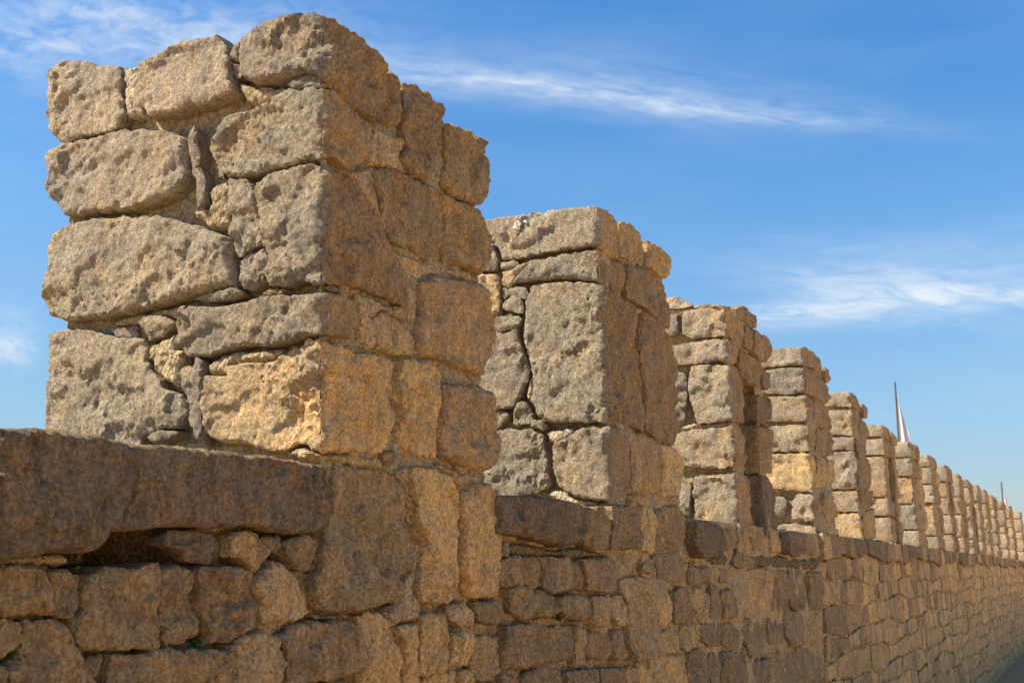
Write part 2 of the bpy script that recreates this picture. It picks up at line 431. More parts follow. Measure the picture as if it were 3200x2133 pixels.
def box_pf(x0, x1, y0, y1, z0, z1):
    P = [(x, y, z) for z in (z0, z1) for y in (y0, y1) for x in (x0, x1)]
    F = [(0, 2, 3, 1), (4, 5, 7, 6), (0, 1, 5, 4), (2, 6, 7, 3), (0, 4, 6, 2), (1, 3, 7, 5)]
    return P, F
def join_pf(lst):
    P, F, b = [], [], 0
    for p, f in lst:
        P.append(np.asarray(p)); F += [tuple(i + b for i in q) for q in f]; b += len(p)
    return np.vstack(P), F

# ------------------------------------------------------------------ traced stones
# (view, tint, options, outline)
M1 = [
 (1,'l',{}, [(100,430),(130,385),(240,362),(350,372),(400,392),(525,398),(535,560),(545,700),(520,770),(440,800),(300,830),(210,880),(150,850),(105,790),(90,660),(95,540)]),
 (1,'l',{'h':.012}, [(645,380),(740,355),(800,330),(880,290),(1000,250),(1135,218),(1175,270),(1205,300),(1210,420),(1240,560),(1180,600),(1060,650),(960,660),(830,705),(720,705),(680,660),(640,600),(650,480)]),
 (1,'g',{'h':.018,'r':.03}, [(1272,262),(1290,240),(1400,150),(1500,115),(1660,85),(1745,88),(1850,130),(1960,200),(2090,320),(2140,400),(2150,480),(2180,640),(2190,760),(2100,740),(1950,640),(1860,560),(1780,480),(1700,450),(1600,474),(1500,500),(1380,515),(1290,480),(1270,400),(1275,330)]),
 (1,'g',{}, [(1215,265),(1262,252),(1268,370),(1210,365)]), (1,'g',{'h':-.01}, [(1215,380),(1262,385),(1265,465),(1235,470),(1212,430)]),
 (1,'G',{'r':.01}, [(1550,522),(1600,484),(1700,462),(1780,490),(1838,530),(1800,545),(1700,530),(1600,540)]),
 (1,'g',{'h':.005}, [(1110,830),(1180,710),(1290,670),(1400,655),(1440,620),(1560,545),(1700,532),(1850,545),(1910,610),(1960,680),(2050,760),(2080,860),(2070,960),(2000,1010),(1930,1040),(1840,960),(1700,975),(1550,1020),(1400,1060),(1290,1080),(1200,1065),(1130,1040),(1090,950),(1085,880)]),
 (1,'g',{'h':.008,'r':.03}, [(100,940),(150,900),(220,870),(340,850),(500,800),(650,790),(800,800),(890,825),(930,850),(935,960),(950,1050),(900,1140),(850,1200),(700,1255),(560,1290),(400,1290),(300,1310),(225,1330),(180,1290),(100,1180),(100,1060),(85,980)]),
 (1,'g',{'r':.01,'h':-.004}, [(950,800),(980,765),(1000,810),(1010,880),(1025,940),(1020,1000),(1050,1080),(1055,1170),(1060,1240),(1010,1265),(995,1200),(1000,1100),(970,1030),(950,900)]),
 (1,'g',{'r':.01,'h':-.025}, [(1070,890),(1082,900),(1090,980),(1135,1060),(1140,1085),(1100,1060),(1075,990)]),
 (1,'g',{}, [(1200,1100),(1280,1090),(1350,1120),(1365,1200),(1380,1330),(1410,1440),(1405,1505),(1330,1517),(1270,1570),(1225,1540),(1210,1400),(1200,1250)]),
 (2,'G',{'h':-.006}, [(1240,215),(1330,158),(1410,148),(1440,220),(1435,350),(1330,400),(1280,410),(1255,350)]),
 (2,'g',{'h':.006}, [(1370,-252),(1500,-322),(1640,-352),(1720,-367),(1790,-345),(1921,-318),(2027,-196),(2114,-56),(2201,154),(2289,346),(2306,451),(2250,490),(2150,450),(2000,385),(1860,368),(1780,368),(1640,345),(1530,385),(1450,375),(1430,300),(1445,200),(1410,100),(1400,0),(1390,-60),(1375,-160)]),
 (2,'l',{'h':.014,'r':.035}, [(110,130),(150,40),(210,0),(340,-30),(500,-45),(700,-50),(880,-25),(1010,10),(1090,40),(1180,70),(1212,130),(1225,220),(1240,300),(1248,375),(1150,400),(1000,430),(880,470),(760,500),(600,540),(480,560),(350,580),(200,590),(120,550),(80,490),(80,420),(100,330),(110,230)]),
 (2,'g',{'r':.008}, [(980,455),(1080,415),(1200,400),(1250,388),(1290,430),(1230,465),(1100,475)]),
 (2,'d',{'r':.008}, [(1400,420),(1440,395),(1530,395),(1535,415),(1440,440)]),
 (2,'d',{'r':.01}, [(1800,388),(1860,374),(1910,400),(1900,425),(1830,408)]),
 (2,'g',{'h':.014}, [(905,540),(950,505),(1040,510),(1150,510),(1300,480),(1400,450),(1600,435),(1810,420),(1900,440),(1990,500),(1975,600),(1950,705),(1850,690),(1750,670),(1640,700),(1500,740),(1350,745),(1200,770),(1080,810),(950,810),(920,760),(880,740),(880,640)]),
 (2,'o',{'h':.006}, [(1070,930),(1200,930),(1210,870),(1330,850),(1450,840),(1560,780),(1700,708),(1800,708),(1900,745),(2010,790),(2120,810),(2230,850),(2200,950),(2190,1090),(2220,1200),(2180,1290),(2170,1370),(2100,1400),(1950,1390),(1830,1395),(1740,1390),(1680,1350),(1620,1340),(1520,1390),(1400,1380),(1290,1340),(1150,1330),(1080,1290),(1050,1230),(1032,1100),(1060,1010)]),
 (2,'l',{'h':.004}, [(95,680),(150,645),(300,640),(420,670),(520,697),(685,702),(700,760),(690,830),(730,900),(780,960),(820,1010),(905,1045),(940,1110),(940,1170),(895,1250),(820,1250),(740,1262),(660,1290),(640,1420),(420,1500),(250,1500),(80,1480),(72,1150),(85,1000),(92,850)]),
 (2,'g',{'r':.012}, [(680,1300),(730,1272),(800,1258),(895,1268),(890,1290),(800,1340),(720,1340)]),
 (2,'g',{'r':.01,'h':.0}, [(905,890),(990,860),(1000,815),(1048,822),(1042,930),(1045,1030),(1022,1100),(1035,1200),(1045,1300),(1040,1350),(1010,1340),(985,1270),(950,1180),(930,1050),(910,980)]),
 (2,'g',{'r':.01}, [(650,600),(700,565),(810,565),(872,610),(860,640),(780,700),(720,697),(680,650)]),
 (2,'g',{'r':.01,'h':-.012}, [(420,630),(500,620),(605,615),(610,680),(500,690)]), (2,'d',{'r':.008,'h':-.015}, [(620,620),(662,640),(667,682),(620,688)]),
 (2,'m',{'k':'patch','h':.002}, [(715,730),(780,705),(870,655),(870,740),(910,785),(920,830),(905,885),(905,960),(880,1000),(840,970),(790,950),(740,890),(708,820)]),
 (2,'m',{'k':'patch','h':-.004}, [(1055,850),(1150,795),(1300,775),(1500,752),(1530,785),(1430,838),(1330,848),(1205,868),(1195,925),(1070,922)]),
 (1,'w',{'k':'patch','h':-.008}, [(535,400),(640,380),(643,480),(636,600),(665,690),(600,720),(555,700),(542,560)]),
 (1,'m',{'k':'patch','h':-.008}, [(1245,485),(1330,520),(1440,512),(1535,512),(1548,545),(1440,618),(1400,650),(1330,650),(1290,590),(1250,560)]),
 (2,'m',{'k':'patch','h':-.004}, [(1520,1400),(1600,1360),(1690,1375),(1760,1420),(1720,1460),(1620,1440)]),
 (2,'m',{'k':'patch','h':-.014}, [(420,620),(520,560),(700,520),(860,490),(940,470),(1000,500),(900,530),(875,600),(800,560),(700,560),(600,610)]),
 (1,'m',{'k':'patch','h':-.012}, [(1070,1140),(1180,1080),(1195,1120),(1195,1300),(1190,1400),(1080,1400),(980,1330),(920,1290),(1000,1270),(1065,1250),(1065,1180)]),
 (5,'b',{'r':.014}, [(222,155),(250,130),(285,155),(288,200),(290,260),(272,330),(245,340),(235,300),(245,230),(225,190)]),
 (5,'b',{'h':.004}, [(294,182),(320,178),(370,210),(385,240),(415,250),(425,280),(422,340),(426,420),(400,440),(380,530),(320,500),(290,440),(310,400),(293,360),(293,300),(300,240)]),
 (5,'b',{'h':.01,'r':.02}, [(430,318),(480,335),(540,360),(575,385),(583,440),(588,520),(575,570),(560,612),(500,590),(455,565),(430,530),(440,450),(430,400)]),
 (5,'b',{'h':.004}, [(195,475),(240,480),(300,500),(360,525),(418,550),(430,650),(426,800),(400,805),(350,775),(290,750),(245,735),(235,660),(210,600),(195,530)]),
 (5,'b',{'h':.008,'r':.025}, [(424,555),(450,578),(555,620),(580,660),(600,720),(595,800),(565,850),(520,820),(433,802),(438,650)]),
 (5,'B',{'h':.012,'r':.03}, [(345,880),(400,855),(450,860),(530,880),(565,880),(590,930),(605,1000),(605,1080),(590,1150),(565,1200),(510,1185),(440,1150),(380,1140),(345,1130),(340,1060),(350,980)]),
 (5,'B',{}, [(185,1010),(220,980),(300,1010),(335,1060),(340,1130),(290,1130),(240,1120),(200,1080)]),
 (5,'B',{}, [(262,962),(290,955),(305,975),(295,1002),(265,995)]), (5,'B',{'h':-.01}, [(312,895),(340,885),(345,980),(335,1045),(312,1000)]),
 (5,'O',{'h':.006}, [(285,1150),(340,1142),(400,1152),(426,1200),(420,1300),(415,1400),(410,1490),(350,1480),(290,1460),(277,1400),(282,1340),(272,1240)]),
 (5,'B',{'h':.016,'r':.035}, [(432,1235),(500,1235),(560,1240),(600,1270),(612,1350),(618,1450),(605,1510),(580,1540),(500,1520),(430,1480),(422,1400),(428,1320)]),
 (5,'m',{'k':'patch','h':.0}, [(110,490),(190,470),(195,530),(208,600),(232,660),(240,735),(300,860),(255,770),(205,650),(150,560)]),
 (5,'m',{'k':'patch','h':.002}, [(125,900),(200,935),(270,965),(262,1000),(225,975),(185,1005),(200,1080),(240,1125),(140,1090),(135,980)]),
 (5,'m',{'k':'patch','h':-.004}, [(246,750),(290,770),(350,790),(420,815),(540,835),(545,875),(450,850),(390,850),(335,880),(290,870)]),
 (5,'m',{'k':'patch','h':.0}, [(200,330),(245,345),(300,370),(305,400),(285,445),(310,500),(240,475),(190,470),(170,430),(180,380)]),
]
M2 = [
 (6,'l',{'h':.012,'r':.016}, [(-60,150),(60,130),(140,120),(300,95),(450,75),(580,62),(640,85),(680,130),(687,200),(687,300),(640,285),(590,237),(480,250),(380,265),(270,290),(170,300),(150,240),(120,210),(60,190),(-60,210)]),
 (6,'W',{'k':'patch','h':.026,'n':'lichen'}, [(232,140),(250,134),(268,142),(262,158),(270,168),(255,178),(236,172),(230,156)]),
 (6,'W',{'k':'patch','h':.024,'n':'lichen'}, [(272,128),(288,130),(290,144),(276,142)]),
 (6,'B',{'h':.01}, [(692,130),(740,145),(790,200),(800,250),(798,330),(750,310),(695,290)]), (6,'B',{'h':.018}, [(805,220),(870,250),(905,295),(900,370),(880,390),(850,360),(805,330)]),
 (6,'G',{'r':.02,'h':.008}, [(205,405),(250,365),(300,305),(370,293),(480,268),(590,255),(620,290),(650,340),(655,400),(620,407),(580,395),(520,390),(440,382),(330,392)]),
 (6,'g',{}, [(155,312),(240,303),(250,330),(190,350),(160,340)]), (6,'o',{}, [(165,355),(300,305),(280,350),(230,385),(205,420),(172,412)]),
 (6,'b',{}, [(660,300),(712,312),(717,400),(700,465),(662,440),(655,390)]), (6,'b',{'h':.008}, [(722,322),(800,340),(850,370),(880,420),(900,520),(910,610),(870,600),(820,520),(760,490),(722,470)]),
 (6,'g',{'h':.006}, [(290,418),(400,398),(490,398),(590,405),(650,424),(690,460),(760,500),(770,600),(745,650),(780,720),(790,850),(800,950),(797,1070),(740,1040),(660,1036),(600,1022),(500,1022),(400,1027),(330,1000),(300,920),(310,830),(290,740),(270,650),(275,540)]),
 (6,'b',{'h':.006,'r':.02}, [(795,530),(850,560),(900,610),(930,660),(945,800),(950,950),(950,1090),(935,1125),(860,1110),(817,1060),(808,900),(797,760),(785,680)]),
 (6,'o',{}, [(60,360),(150,372),(158,450),(153,540),(60,540)]), (6,'l',{}, [(-20,215),(60,212),(125,232),(147,300),(140,350),(-20,350)]),
 (6,'G',{}, [(165,500),(200,457),(240,457),(265,490),(260,538),(210,530),(165,520)]), (6,'g',{'h':-.008}, [(160,425),(270,420),(282,450),(262,480),(200,450),(165,480)]),
 (6,'g',{}, [(130,562),(200,542),(256,560),(240,598),(210,618),(130,610)]),
 (6,'G',{'h':.004}, [(60,780),(130,640),(200,622),(230,605),(250,680),(272,730),(290,780),(270,870),(210,960),(150,967),(60,950)]),
 (6,'g',{}, [(100,980),(180,968),(195,1000),(150,1042),(100,1042)]), (6,'G',{}, [(212,1028),(228,942),(270,932),(298,980),(290,1028),(230,1043)]), (6,'G',{}, [(290,1042),(302,1012),(345,1012),(370,1040),(350,1060)]),
 (6,'G',{'h':.004}, [(20,1080),(150,1057),(300,1052),(345,1080),(360,1180),(385,1300),(340,1330),(280,1345),(240,1380),(20,1420)]),
 (6,'g',{'h':.008}, [(400,1130),(430,1112),(500,1060),(560,1045),(635,1045),(700,1050),(728,1100),(737,1250),(728,1340),(650,1380),(590,1370),(500,1355),(420,1310),(400,1220)]),
 (6,'w',{'k':'patch','h':-.006}, [(355,1065),(480,1042),(490,1085),(430,1112),(400,1140),(372,1110)]),
 (6,'w',{'k':'patch','h':-.008}, [(250,590),(268,600),(270,650),(292,740),(308,830),(298,920),(270,930),(268,880),(296,790),(272,725),(252,670)]),
 (6,'w',{'k':'patch','h':-.012}, [(350,1345),(400,1320),(500,1362),(600,1380),(640,1400),(560,1400),(430,1385)]),
 (6,'B',{'h':.006}, [(733,1070),(800,1077),(860,1112),(876,1180),(868,1340),(800,1345),(743,1330),(745,1200)]), (6,'O',{'h':.01,'r':.02}, [(874,1122),(940,1140),(965,1200),(970,1300),(950,1350),(880,1350),(885,1200)]),
 (6,'B',{}, [(742,1345),(768,1345),(772,1395),(742,1400)]), (6,'B',{}, [(776,1352),(820,1352),(820,1392),(784,1392)]),
 (6,'m',{'k':'patch','h':-.006}, [(763,500),(815,520),(845,560),(790,540),(775,610),(748,650),(782,715),(800,780),(770,700),(745,650),(765,600)]),
]
M3 = [
 (11,'l',{'r':.01}, [(30,142),(120,130),(200,180),(130,195),(30,197)]), (11,'l',{}, [(432,200),(480,180),(545,235),(545,300),(530,310),(490,270),(440,250)]),
 (11,'l',{'r':.01}, [(205,180),(300,172),(420,190),(425,205),(300,188),(250,188),(205,196)]),
 (11,'g',{'h':.006}, [(145,240),(180,205),(250,192),(380,194),(430,235),(470,290),(477,340),(472,400),(450,410),(390,345),(290,350),(190,360),(140,330)]),
 (11,'G',{}, [(40,230),(110,225),(115,330),(75,350),(40,350)]),
 (11,'g',{'h':.008}, [(50,405),(95,400),(230,377),(395,363),(440,400),(443,490),(420,500),(350,485),(200,500),(50,507)]),
 (11,'b',{'h':.012}, [(482,292),(515,322),(515,430),(482,400)]), (11,'b',{'h':.02}, [(520,312),(600,360),(610,430),(590,490),(545,475),(520,430)]),
 (11,'b',{'h':.01}, [(450,420),(560,480),(575,560),(560,625),(520,610),(470,580),(447,510)]), (11,'b',{'h':.008}, [(582,530),(615,550),(625,630),(600,640),(572,610)]),
 (11,'l',{'h':.006}, [(178,560),(192,512),(300,502),(400,507),(440,540),(465,590),(470,700),(485,780),(470,820),(400,810),(320,815),(270,823),(220,818),(200,740),(178,650)]),
 (11,'G',{}, [(50,545),(160,550),(168,620),(162,700),(150,810),(50,810)]),
 (11,'g',{'h':.004}, [(60,900),(200,852),(330,847),(420,832),(470,870),(490,930),(488,1050),(430,1050),(350,1065),(220,1060),(60,1040)]),
 (11,'g',{'h':.006}, [(210,1112),(350,1097),(435,1087),(490,1110),(500,1200),(510,1300),(518,1440),(450,1410),(340,1390),(212,1370),(205,1220)]),
 (11,'G',{}, [(60,1240),(150,1130),(185,1150),(185,1320),(150,1330),(60,1340)]),
 (11,'m',{'k':'patch','h':-.012}, [(40,190),(215,186),(185,236),(40,236)]),
 (11,'w',{'k':'patch','h':-.008}, [(130,840),(200,822),(290,826),(400,820),(420,830),(330,842),(200,850),(140,868)]),
]
M3J = [
 (11,'d',{'h':.0}, [(440,655),(560,672),(622,680),(630,800),(560,810),(440,810)]), (11,'b',{'h':.0}, [(440,830),(600,840),(640,860),(642,1090),(440,1095)]),
 (11,'d',{'h':.0}, [(440,1110),(620,1110),(652,1200),(668,1390),(640,1440),(440,1420)]), (11,'b',{}, [(560,815),(600,818),(635,845),(600,835)]),
]
M4 = [
 (7,'l',{'h':.01}, [(120,185),(300,170),(425,165),(470,200),(475,290),(450,290),(400,275),(300,280),(120,295)]),
 (7,'b',{}, [(482,207),(520,240),(528,355),(482,310)]), (7,'b',{'h':.01}, [(532,290),(560,300),(568,370),(550,385),(532,350)]),
 (7,'G',{'h':.008}, [(120,315),(300,292),(420,292),(480,330),(560,400),(578,480),(550,510),(480,470),(420,440),(300,457),(120,440)]),
 (7,'g',{}, [(120,470),(430,461),(470,490),(473,600),(440,617),(300,618),(120,620)]), (7,'b',{}, [(480,490),(570,530),(590,620),(580,680),(500,650),(480,600)]),
 (7,'g',{'h':.004}, [(120,650),(330,642),(440,647),(470,680),(490,760),(440,803),(300,803),(120,810)]), (7,'b',{}, [(500,670),(595,690),(605,828),(540,833),(500,800)]),
 (7,'o',{'h':.004}, [(120,950),(140,830),(330,813),(450,818),(490,860),(495,960),(460,1050),(380,1045),(250,1030),(120,1030)]), (7,'O',{}, [(503,835),(550,842),(558,1010),(503,1025)]), (7,'B',{}, [(562,850),(605,860),(615,980),(562,1015)]),
 (7,'G',{}, [(180,1080),(300,1082),(310,1150),(290,1208),(180,1200)]), (7,'l',{}, [(342,1110),(380,1064),(460,1064),(510,1110),(530,1200),(460,1228),(345,1218)]), (7,'B',{}, [(533,1060),(600,1052),(620,1200),(560,1240),(542,1160)]),
 (7,'l',{}, [(180,1262),(340,1242),(470,1262),(500,1320),(420,1325),(180,1320)]),
]
M5 = [
 (7,'l',{}, [(540,445),(660,437),(715,445),(760,490),(768,555),(715,530),(540,525)]), (7,'b',{'h':.01}, [(770,510),(800,530),(805,600),(775,590)]),
 (7,'G',{}, [(540,552),(715,547),(760,590),(750,660),(715,703),(540,700)]), (7,'b',{}, [(762,592),(805,630),(815,700),(800,785),(762,750)]),
 (7,'g',{}, [(540,717),(725,714),(725,790),(540,795)]), (7,'b',{}, [(735,717),(760,755),(800,790),(800,830),(737,800)]),
 (7,'g',{'h':.004}, [(540,812),(720,803),(745,860),(740,1030),(660,1035),(540,1020)]), (7,'b',{}, [(750,795),(825,860),(835,1000),(820,1035),(752,1020)]),
 (7,'g',{}, [(540,1050),(745,1042),(760,1100),(760,1170),(540,1175)]), (7,'b',{}, [(763,1042),(840,1042),(850,1130),(772,1170)]),
 (7,'o',{}, [(540,1192),(760,1182),(780,1240),(778,1345),(540,1345)]), (7,'B',{}, [(785,1180),(852,1150),(862,1330),(800,1345),(785,1250)]),
]
WALL = [
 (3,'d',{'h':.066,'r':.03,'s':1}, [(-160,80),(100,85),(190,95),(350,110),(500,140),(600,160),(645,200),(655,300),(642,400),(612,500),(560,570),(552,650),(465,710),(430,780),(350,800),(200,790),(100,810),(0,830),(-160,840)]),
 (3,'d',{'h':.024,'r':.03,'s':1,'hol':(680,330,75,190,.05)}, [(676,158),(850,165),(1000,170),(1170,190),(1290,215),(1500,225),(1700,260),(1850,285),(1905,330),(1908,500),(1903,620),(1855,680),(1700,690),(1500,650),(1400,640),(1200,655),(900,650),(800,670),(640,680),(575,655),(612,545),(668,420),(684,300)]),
 (3,'d',{'h':-.006,'dp':.045}, [(960,705),(1050,672),(1200,667),(1330,710),(1360,780),(1355,860),(1260,870),(1150,840),(1060,775),(960,752)]),
 (3,'B',{'h':-.004}, [(1372,692),(1530,667),(1580,740),(1610,800),(1560,900),(1535,940),(1490,880),(1450,842),(1368,830)]),
 (3,'b',{'h':.002}, [(1680,730),(1800,702),(1855,730),(1872,830),(1862,890),(1800,915),(1740,870),(1700,800)]),
 (3,'b',{'h':-.018}, [(1590,712),(1680,702),(1690,780),(1650,805),(1610,765)]),
 (3,'B',{'h':.004,'s':1}, [(1530,955),(1625,845),(1700,890),(1780,950),(1790,1020),(1830,1080),(1858,1160),(1760,1200),(1640,1212),(1524,1210),(1512,1100),(1507,980)]),
 (3,'b',{'h':.006,'s':1}, [(1178,892),(1300,882),(1470,892),(1497,980),(1505,1120),(1507,1240),(1400,1280),(1330,1340),(1230,1330),(1202,1250),(1182,1100)]),
 (3,'b',{'h':.004,'s':1}, [(965,892),(1080,882),(1160,900),(1168,1000),(1172,1150),(1168,1290),(1100,1308),(1030,1345),(953,1348),(938,1200),(962,1080)]),
 (3,'b',{'h':.010,'s':1}, [(497,922),(700,892),(920,872),(950,940),(955,1040),(924,1140),(933,1250),(940,1330),(900,1367),(700,1368),(500,1377),(435,1250),(435,1190),(495,1135),(500,1000)]),
 (3,'b',{'h':-.004}, [(303,922),(400,897),(475,930),(488,990),(480,1130),(440,1187),(350,1178),(314,1100),(320,1020)]),
 (3,'b',{'h':.006,'s':1}, [(-160,890),(120,877),(280,892),(298,960),(306,1040),(302,1168),(150,1163),(-160,1170)]),
 (3,'m',{'k':'patch','h':-.006}, [(470,715),(570,665),(640,730),(660,800),(655,868),(400,880),(0,890),(-160,890),(-160,846),(0,836),(200,800),(350,808),(440,790)]),
 (3,'b',{'h':.008,'s':1}, [(162,1205),(320,1183),(400,1232),(440,1350),(500,1450),(540,1540),(570,1700),(10,1700),(40,1500),(112,1385),(165,1290)]),
 (3,'b',{'h':.004,'s':1}, [(-160,1203),(120,1203),(150,1250),(145,1330),(96,1400),(0,1440),(-160,1440)]),
 (3,'b',{'h':.004,'s':1}, [(-160,1465),(0,1460),(20,1560),(-10,1700),(-160,1700)]),
 (3,'b',{'h':-.01}, [(530,1422),(638,1397),(636,1480),(600,1540),(562,1500)]),
 (3,'b',{'h':.010,'s':1}, [(652,1395),(780,1400),(950,1358),(1100,1372),(1320,1377),(1350,1450),(1345,1720),(620,1720),(645,1500)]),
 (3,'B',{'h':.014,'r':.04,'s':1}, [(1345,1345),(1420,1284),(1500,1258),(1600,1292),(1657,1370),(1680,1460),(1648,1550),(1600,1620),(1400,1650),(1362,1560),(1364,1440)]),
 (3,'b',{'h':.010,'s':1}, [(1660,1290),(1722,1225),(1900,1205),(2080,1208),(2128,1290),(2140,1400),(2135,1490),(2000,1528),(1850,1568),(1700,1568),(1668,1500),(1695,1430)]),
 (3,'m',{'k':'patch','h':-.006}, [(1870,1168),(2090,1168),(2090,1188),(1890,1197)]),
 (3,'b',{'h':.004,'s':1}, [(1680,1600),(1850,1585),(2080,1545),(2120,1600),(2120,1740),(1640,1740)]),
 (4,'b',{'h':.004,'s':1}, [(270,290),(400,298),(560,312),(650,352),(705,402),(715,470),(732,560),(738,700),(748,800),(742,890),(690,930),(662,960),(655,1085),(560,1108),(440,1138),(300,1148),(190,1138),(165,1080),(135,1000),(185,900),(185,800),(196,680),(245,560),(256,400)]),
 (4,'O',{'h':.006,'s':1}, [(728,312),(800,303),(900,322),(965,342),(993,440),(1003,560),(1022,660),(1012,760),(998,880),(993,1020),(975,1088),(900,1098),(800,1088),(765,1030),(785,900),(805,750),(775,620),(765,500),(735,420)]),
 (4,'O',{'h':.012,'r':.03}, [(1040,440),(1090,393),(1170,403),(1207,470),(1236,560),(1241,700),(1250,820),(1246,1000),(1236,1060),(1130,1075),(1086,1040),(1066,960),(1038,900),(1038,760),(1047,640),(1025,540)]),
 (4,'b',{}, [(562,217),(610,202),(648,212),(638,260),(590,288),(557,250)]),
 (4,'m',{'k':'patch','h':-.002}, [(190,215),(400,215),(540,230),(560,290),(620,320),(730,290),(900,270),(1040,330),(1150,350),(1160,390),(1080,385),(1030,435),(975,345),(900,318),(800,298),(725,308),(728,420),(755,500),(765,620),(750,650),(740,560),(722,470),(710,400),(650,345),(560,305),(300,285),(210,260)]),
 (4,'m',{'k':'patch','h':-.002}, [(755,700),(795,750),(775,900),(758,1030),(790,1090),(790,1200),(720,1210),(640,1235),(600,1150),(660,1095),(668,965),(745,895)]),
 (4,'O',{'h':.008,'s':1}, [(428,1183),(500,1150),(595,1162),(625,1250),(653,1350),(672,1450),(660,1720),(440,1720),(428,1560),(457,1420),(447,1300)]),
 (4,'O',{'h':.0,'s':1}, [(645,1243),(720,1224),(775,1220),(778,1400),(765,1720),(685,1720),(688,1450),(676,1350)]),
 (4,'O',{'h':.006,'s':1}, [(795,1175),(870,1155),(915,1182),(935,1280),(944,1400),(924,1480),(870,1516),(786,1526),(782,1400),(791,1280)]),
 (4,'O',{'s':1}, [(955,1275),(1040,1264),(1094,1312),(1104,1400),(1074,1458),(1000,1472),(955,1458)]),
 (4,'B',{}, [(975,1113),(1060,1093),(1125,1172),(1125,1228),(1040,1238),(962,1188)]),
 (4,'b',{}, [(1112,1093),(1200,1083),(1278,1079),(1300,1140),(1286,1198),(1230,1228),(1145,1200)]),
 (4,'B',{'s':1}, [(1112,1303),(1180,1289),(1280,1303),(1280,1420),(1275,1500),(1200,1558),(1135,1558),(1108,1470),(1120,1400)]),
 (4,'O',{'s':1}, [(830,1543),(930,1493),(1022,1498),(1034,1720),(800,1720)]), (4,'O',{'s':1}, [(1040,1493),(1100,1493),(1128,1590),(1140,1720),(1044,1720)]),
 (4,'B',{'s':1}, [(1150,1590),(1240,1560),(1270,1610),(1270,1720),(1160,1720)]),
 (4,'d',{'h':.036,'r':.025,'s':1}, [(1190,462),(1400,472),(1640,502),(1735,532),(1730,640),(1695,715),(1600,772),(1500,738),(1400,708),(1200,690)]),
 (4,'b',{'h':.006}, [(1750,537),(1876,532),(1885,650),(1876,778),(1790,788),(1726,740),(1706,700),(1746,640)]),
 (4,'b',{'h':.004,'s':1}, [(1892,532),(2098,527),(2108,650),(2098,768),(2000,778),(1894,782)]),
 (8,'O',{}, [(22,152),(98,172),(102,438),(60,448),(14,430)]), (8,'b',{'s':1}, [(112,172),(240,152),(268,200),(286,300),(266,400),(230,438),(112,438)]),
 (4,'b',{}, [(1257,842),(1340,818),(1488,832),(1500,920),(1486,997),(1380,988),(1272,1008),(1257,930)]), (4,'b',{}, [(1257,742),(1308,742),(1308,800),(1257,820)]),
 (4,'b',{}, [(1512,832),(1650,832),(1656,930),(1650,1028),(1540,1033),(1512,1000)]), (4,'b',{}, [(1664,852),(1720,852),(1742,950),(1747,1018),(1668,1023)]),
 (4,'b',{'h':.006}, [(1733,842),(1850,832),(1933,832),(1960,920),(1960,1028),(1840,1033),(1758,1018),(1748,930)]),
 (4,'v',{'k':'patch','h':-.010}, [(1320,742),(1500,760),(1600,790),(1720,770),(1870,800),(1930,825),(1850,825),(1720,838),(1500,825),(1340,812)]),  # mossy mortar, coloured dark to stand in for under-ledge shade as well
 (4,'b',{'r':.03,'h':.006}, [(1302,1012),(1360,993),(1447,1022),(1460,1100),(1436,1180),(1380,1198),(1322,1150)]), (4,'b',{'r':.025}, [(1458,1022),(1530,1012),(1596,1062),(1596,1150),(1560,1188),(1472,1188),(1453,1120)]),
 (4,'b',{'r':.025,'h':.004}, [(1604,1062),(1700,1043),(1756,1052),(1776,1170),(1738,1208),(1650,1188),(1604,1150)]), (4,'B',{}, [(1793,1062),(1900,1052),(1910,1150),(1886,1238),(1812,1238),(1793,1180)]),
 (4,'B',{}, [(1922,1062),(1960,1042),(2002,1120),(2002,1218),(1950,1238),(1924,1180)]),
 (4,'B',{'s':1}, [(1978,962),(2060,943),(2157,953),(2180,1080),(2186,1250),(2186,1388),(2100,1427),(2033,1438),(2014,1350),(2014,1100),(1978,1030)]),
 (4,'b',{'s':1,'h':.004}, [(1292,1233),(1400,1218),(1517,1233),(1526,1340),(1526,1458),(1400,1488),(1302,1488),(1292,1350)]), (4,'b',{'s':1}, [(1538,1243),(1620,1233),(1677,1233),(1685,1350),(1657,1438),(1560,1458),(1538,1400)]),
 (4,'B',{'s':1}, [(1693,1233),(1752,1243),(1757,1380),(1766,1450),(1702,1478),(1693,1350)]), (4,'b',{'r':.025}, [(1768,1273),(1840,1263),(1896,1312),(1915,1380),(1896,1438),(1802,1438),(1773,1380)]), (4,'b',{}, [(1928,1253),(1998,1253),(2007,1350),(2007,1428),(1942,1438),(1924,1350)]),
 (4,'b',{}, [(1282,1523),(1368,1533),(1368,1700),(1274,1700)]), (4,'b',{'s':1}, [(1402,1523),(1480,1473),(1598,1483),(1616,1560),(1606,1700),(1384,1700)]), (4,'b',{'s':1}, [(1652,1503),(1828,1483),(1836,1560),(1828,1700),(1652,1700)]),
 (4,'b',{'s':1}, [(1848,1483),(1988,1478),(1992,1700),(1852,1700)]), (4,'B',{}, [(2002,1473),(2073,1468),(2078,1700),(2002,1700)]),
 (8,'b',{}, [(115,455),(250,433),(262,560),(257,618),(180,628),(122,598)]), (8,'B',{}, [(28,540),(100,455),(110,580),(60,560)]),
 (8,'b',{'r':.02}, [(325,523),(420,523),(437,570),(427,620),(380,648),(322,640),(312,580)]), (8,'b',{}, [(500,543),(550,543),(553,628),(502,625)]), (8,'O',{}, [(112,672),(180,653),(197,750),(202,850),(150,896),(122,878),(112,780)]),
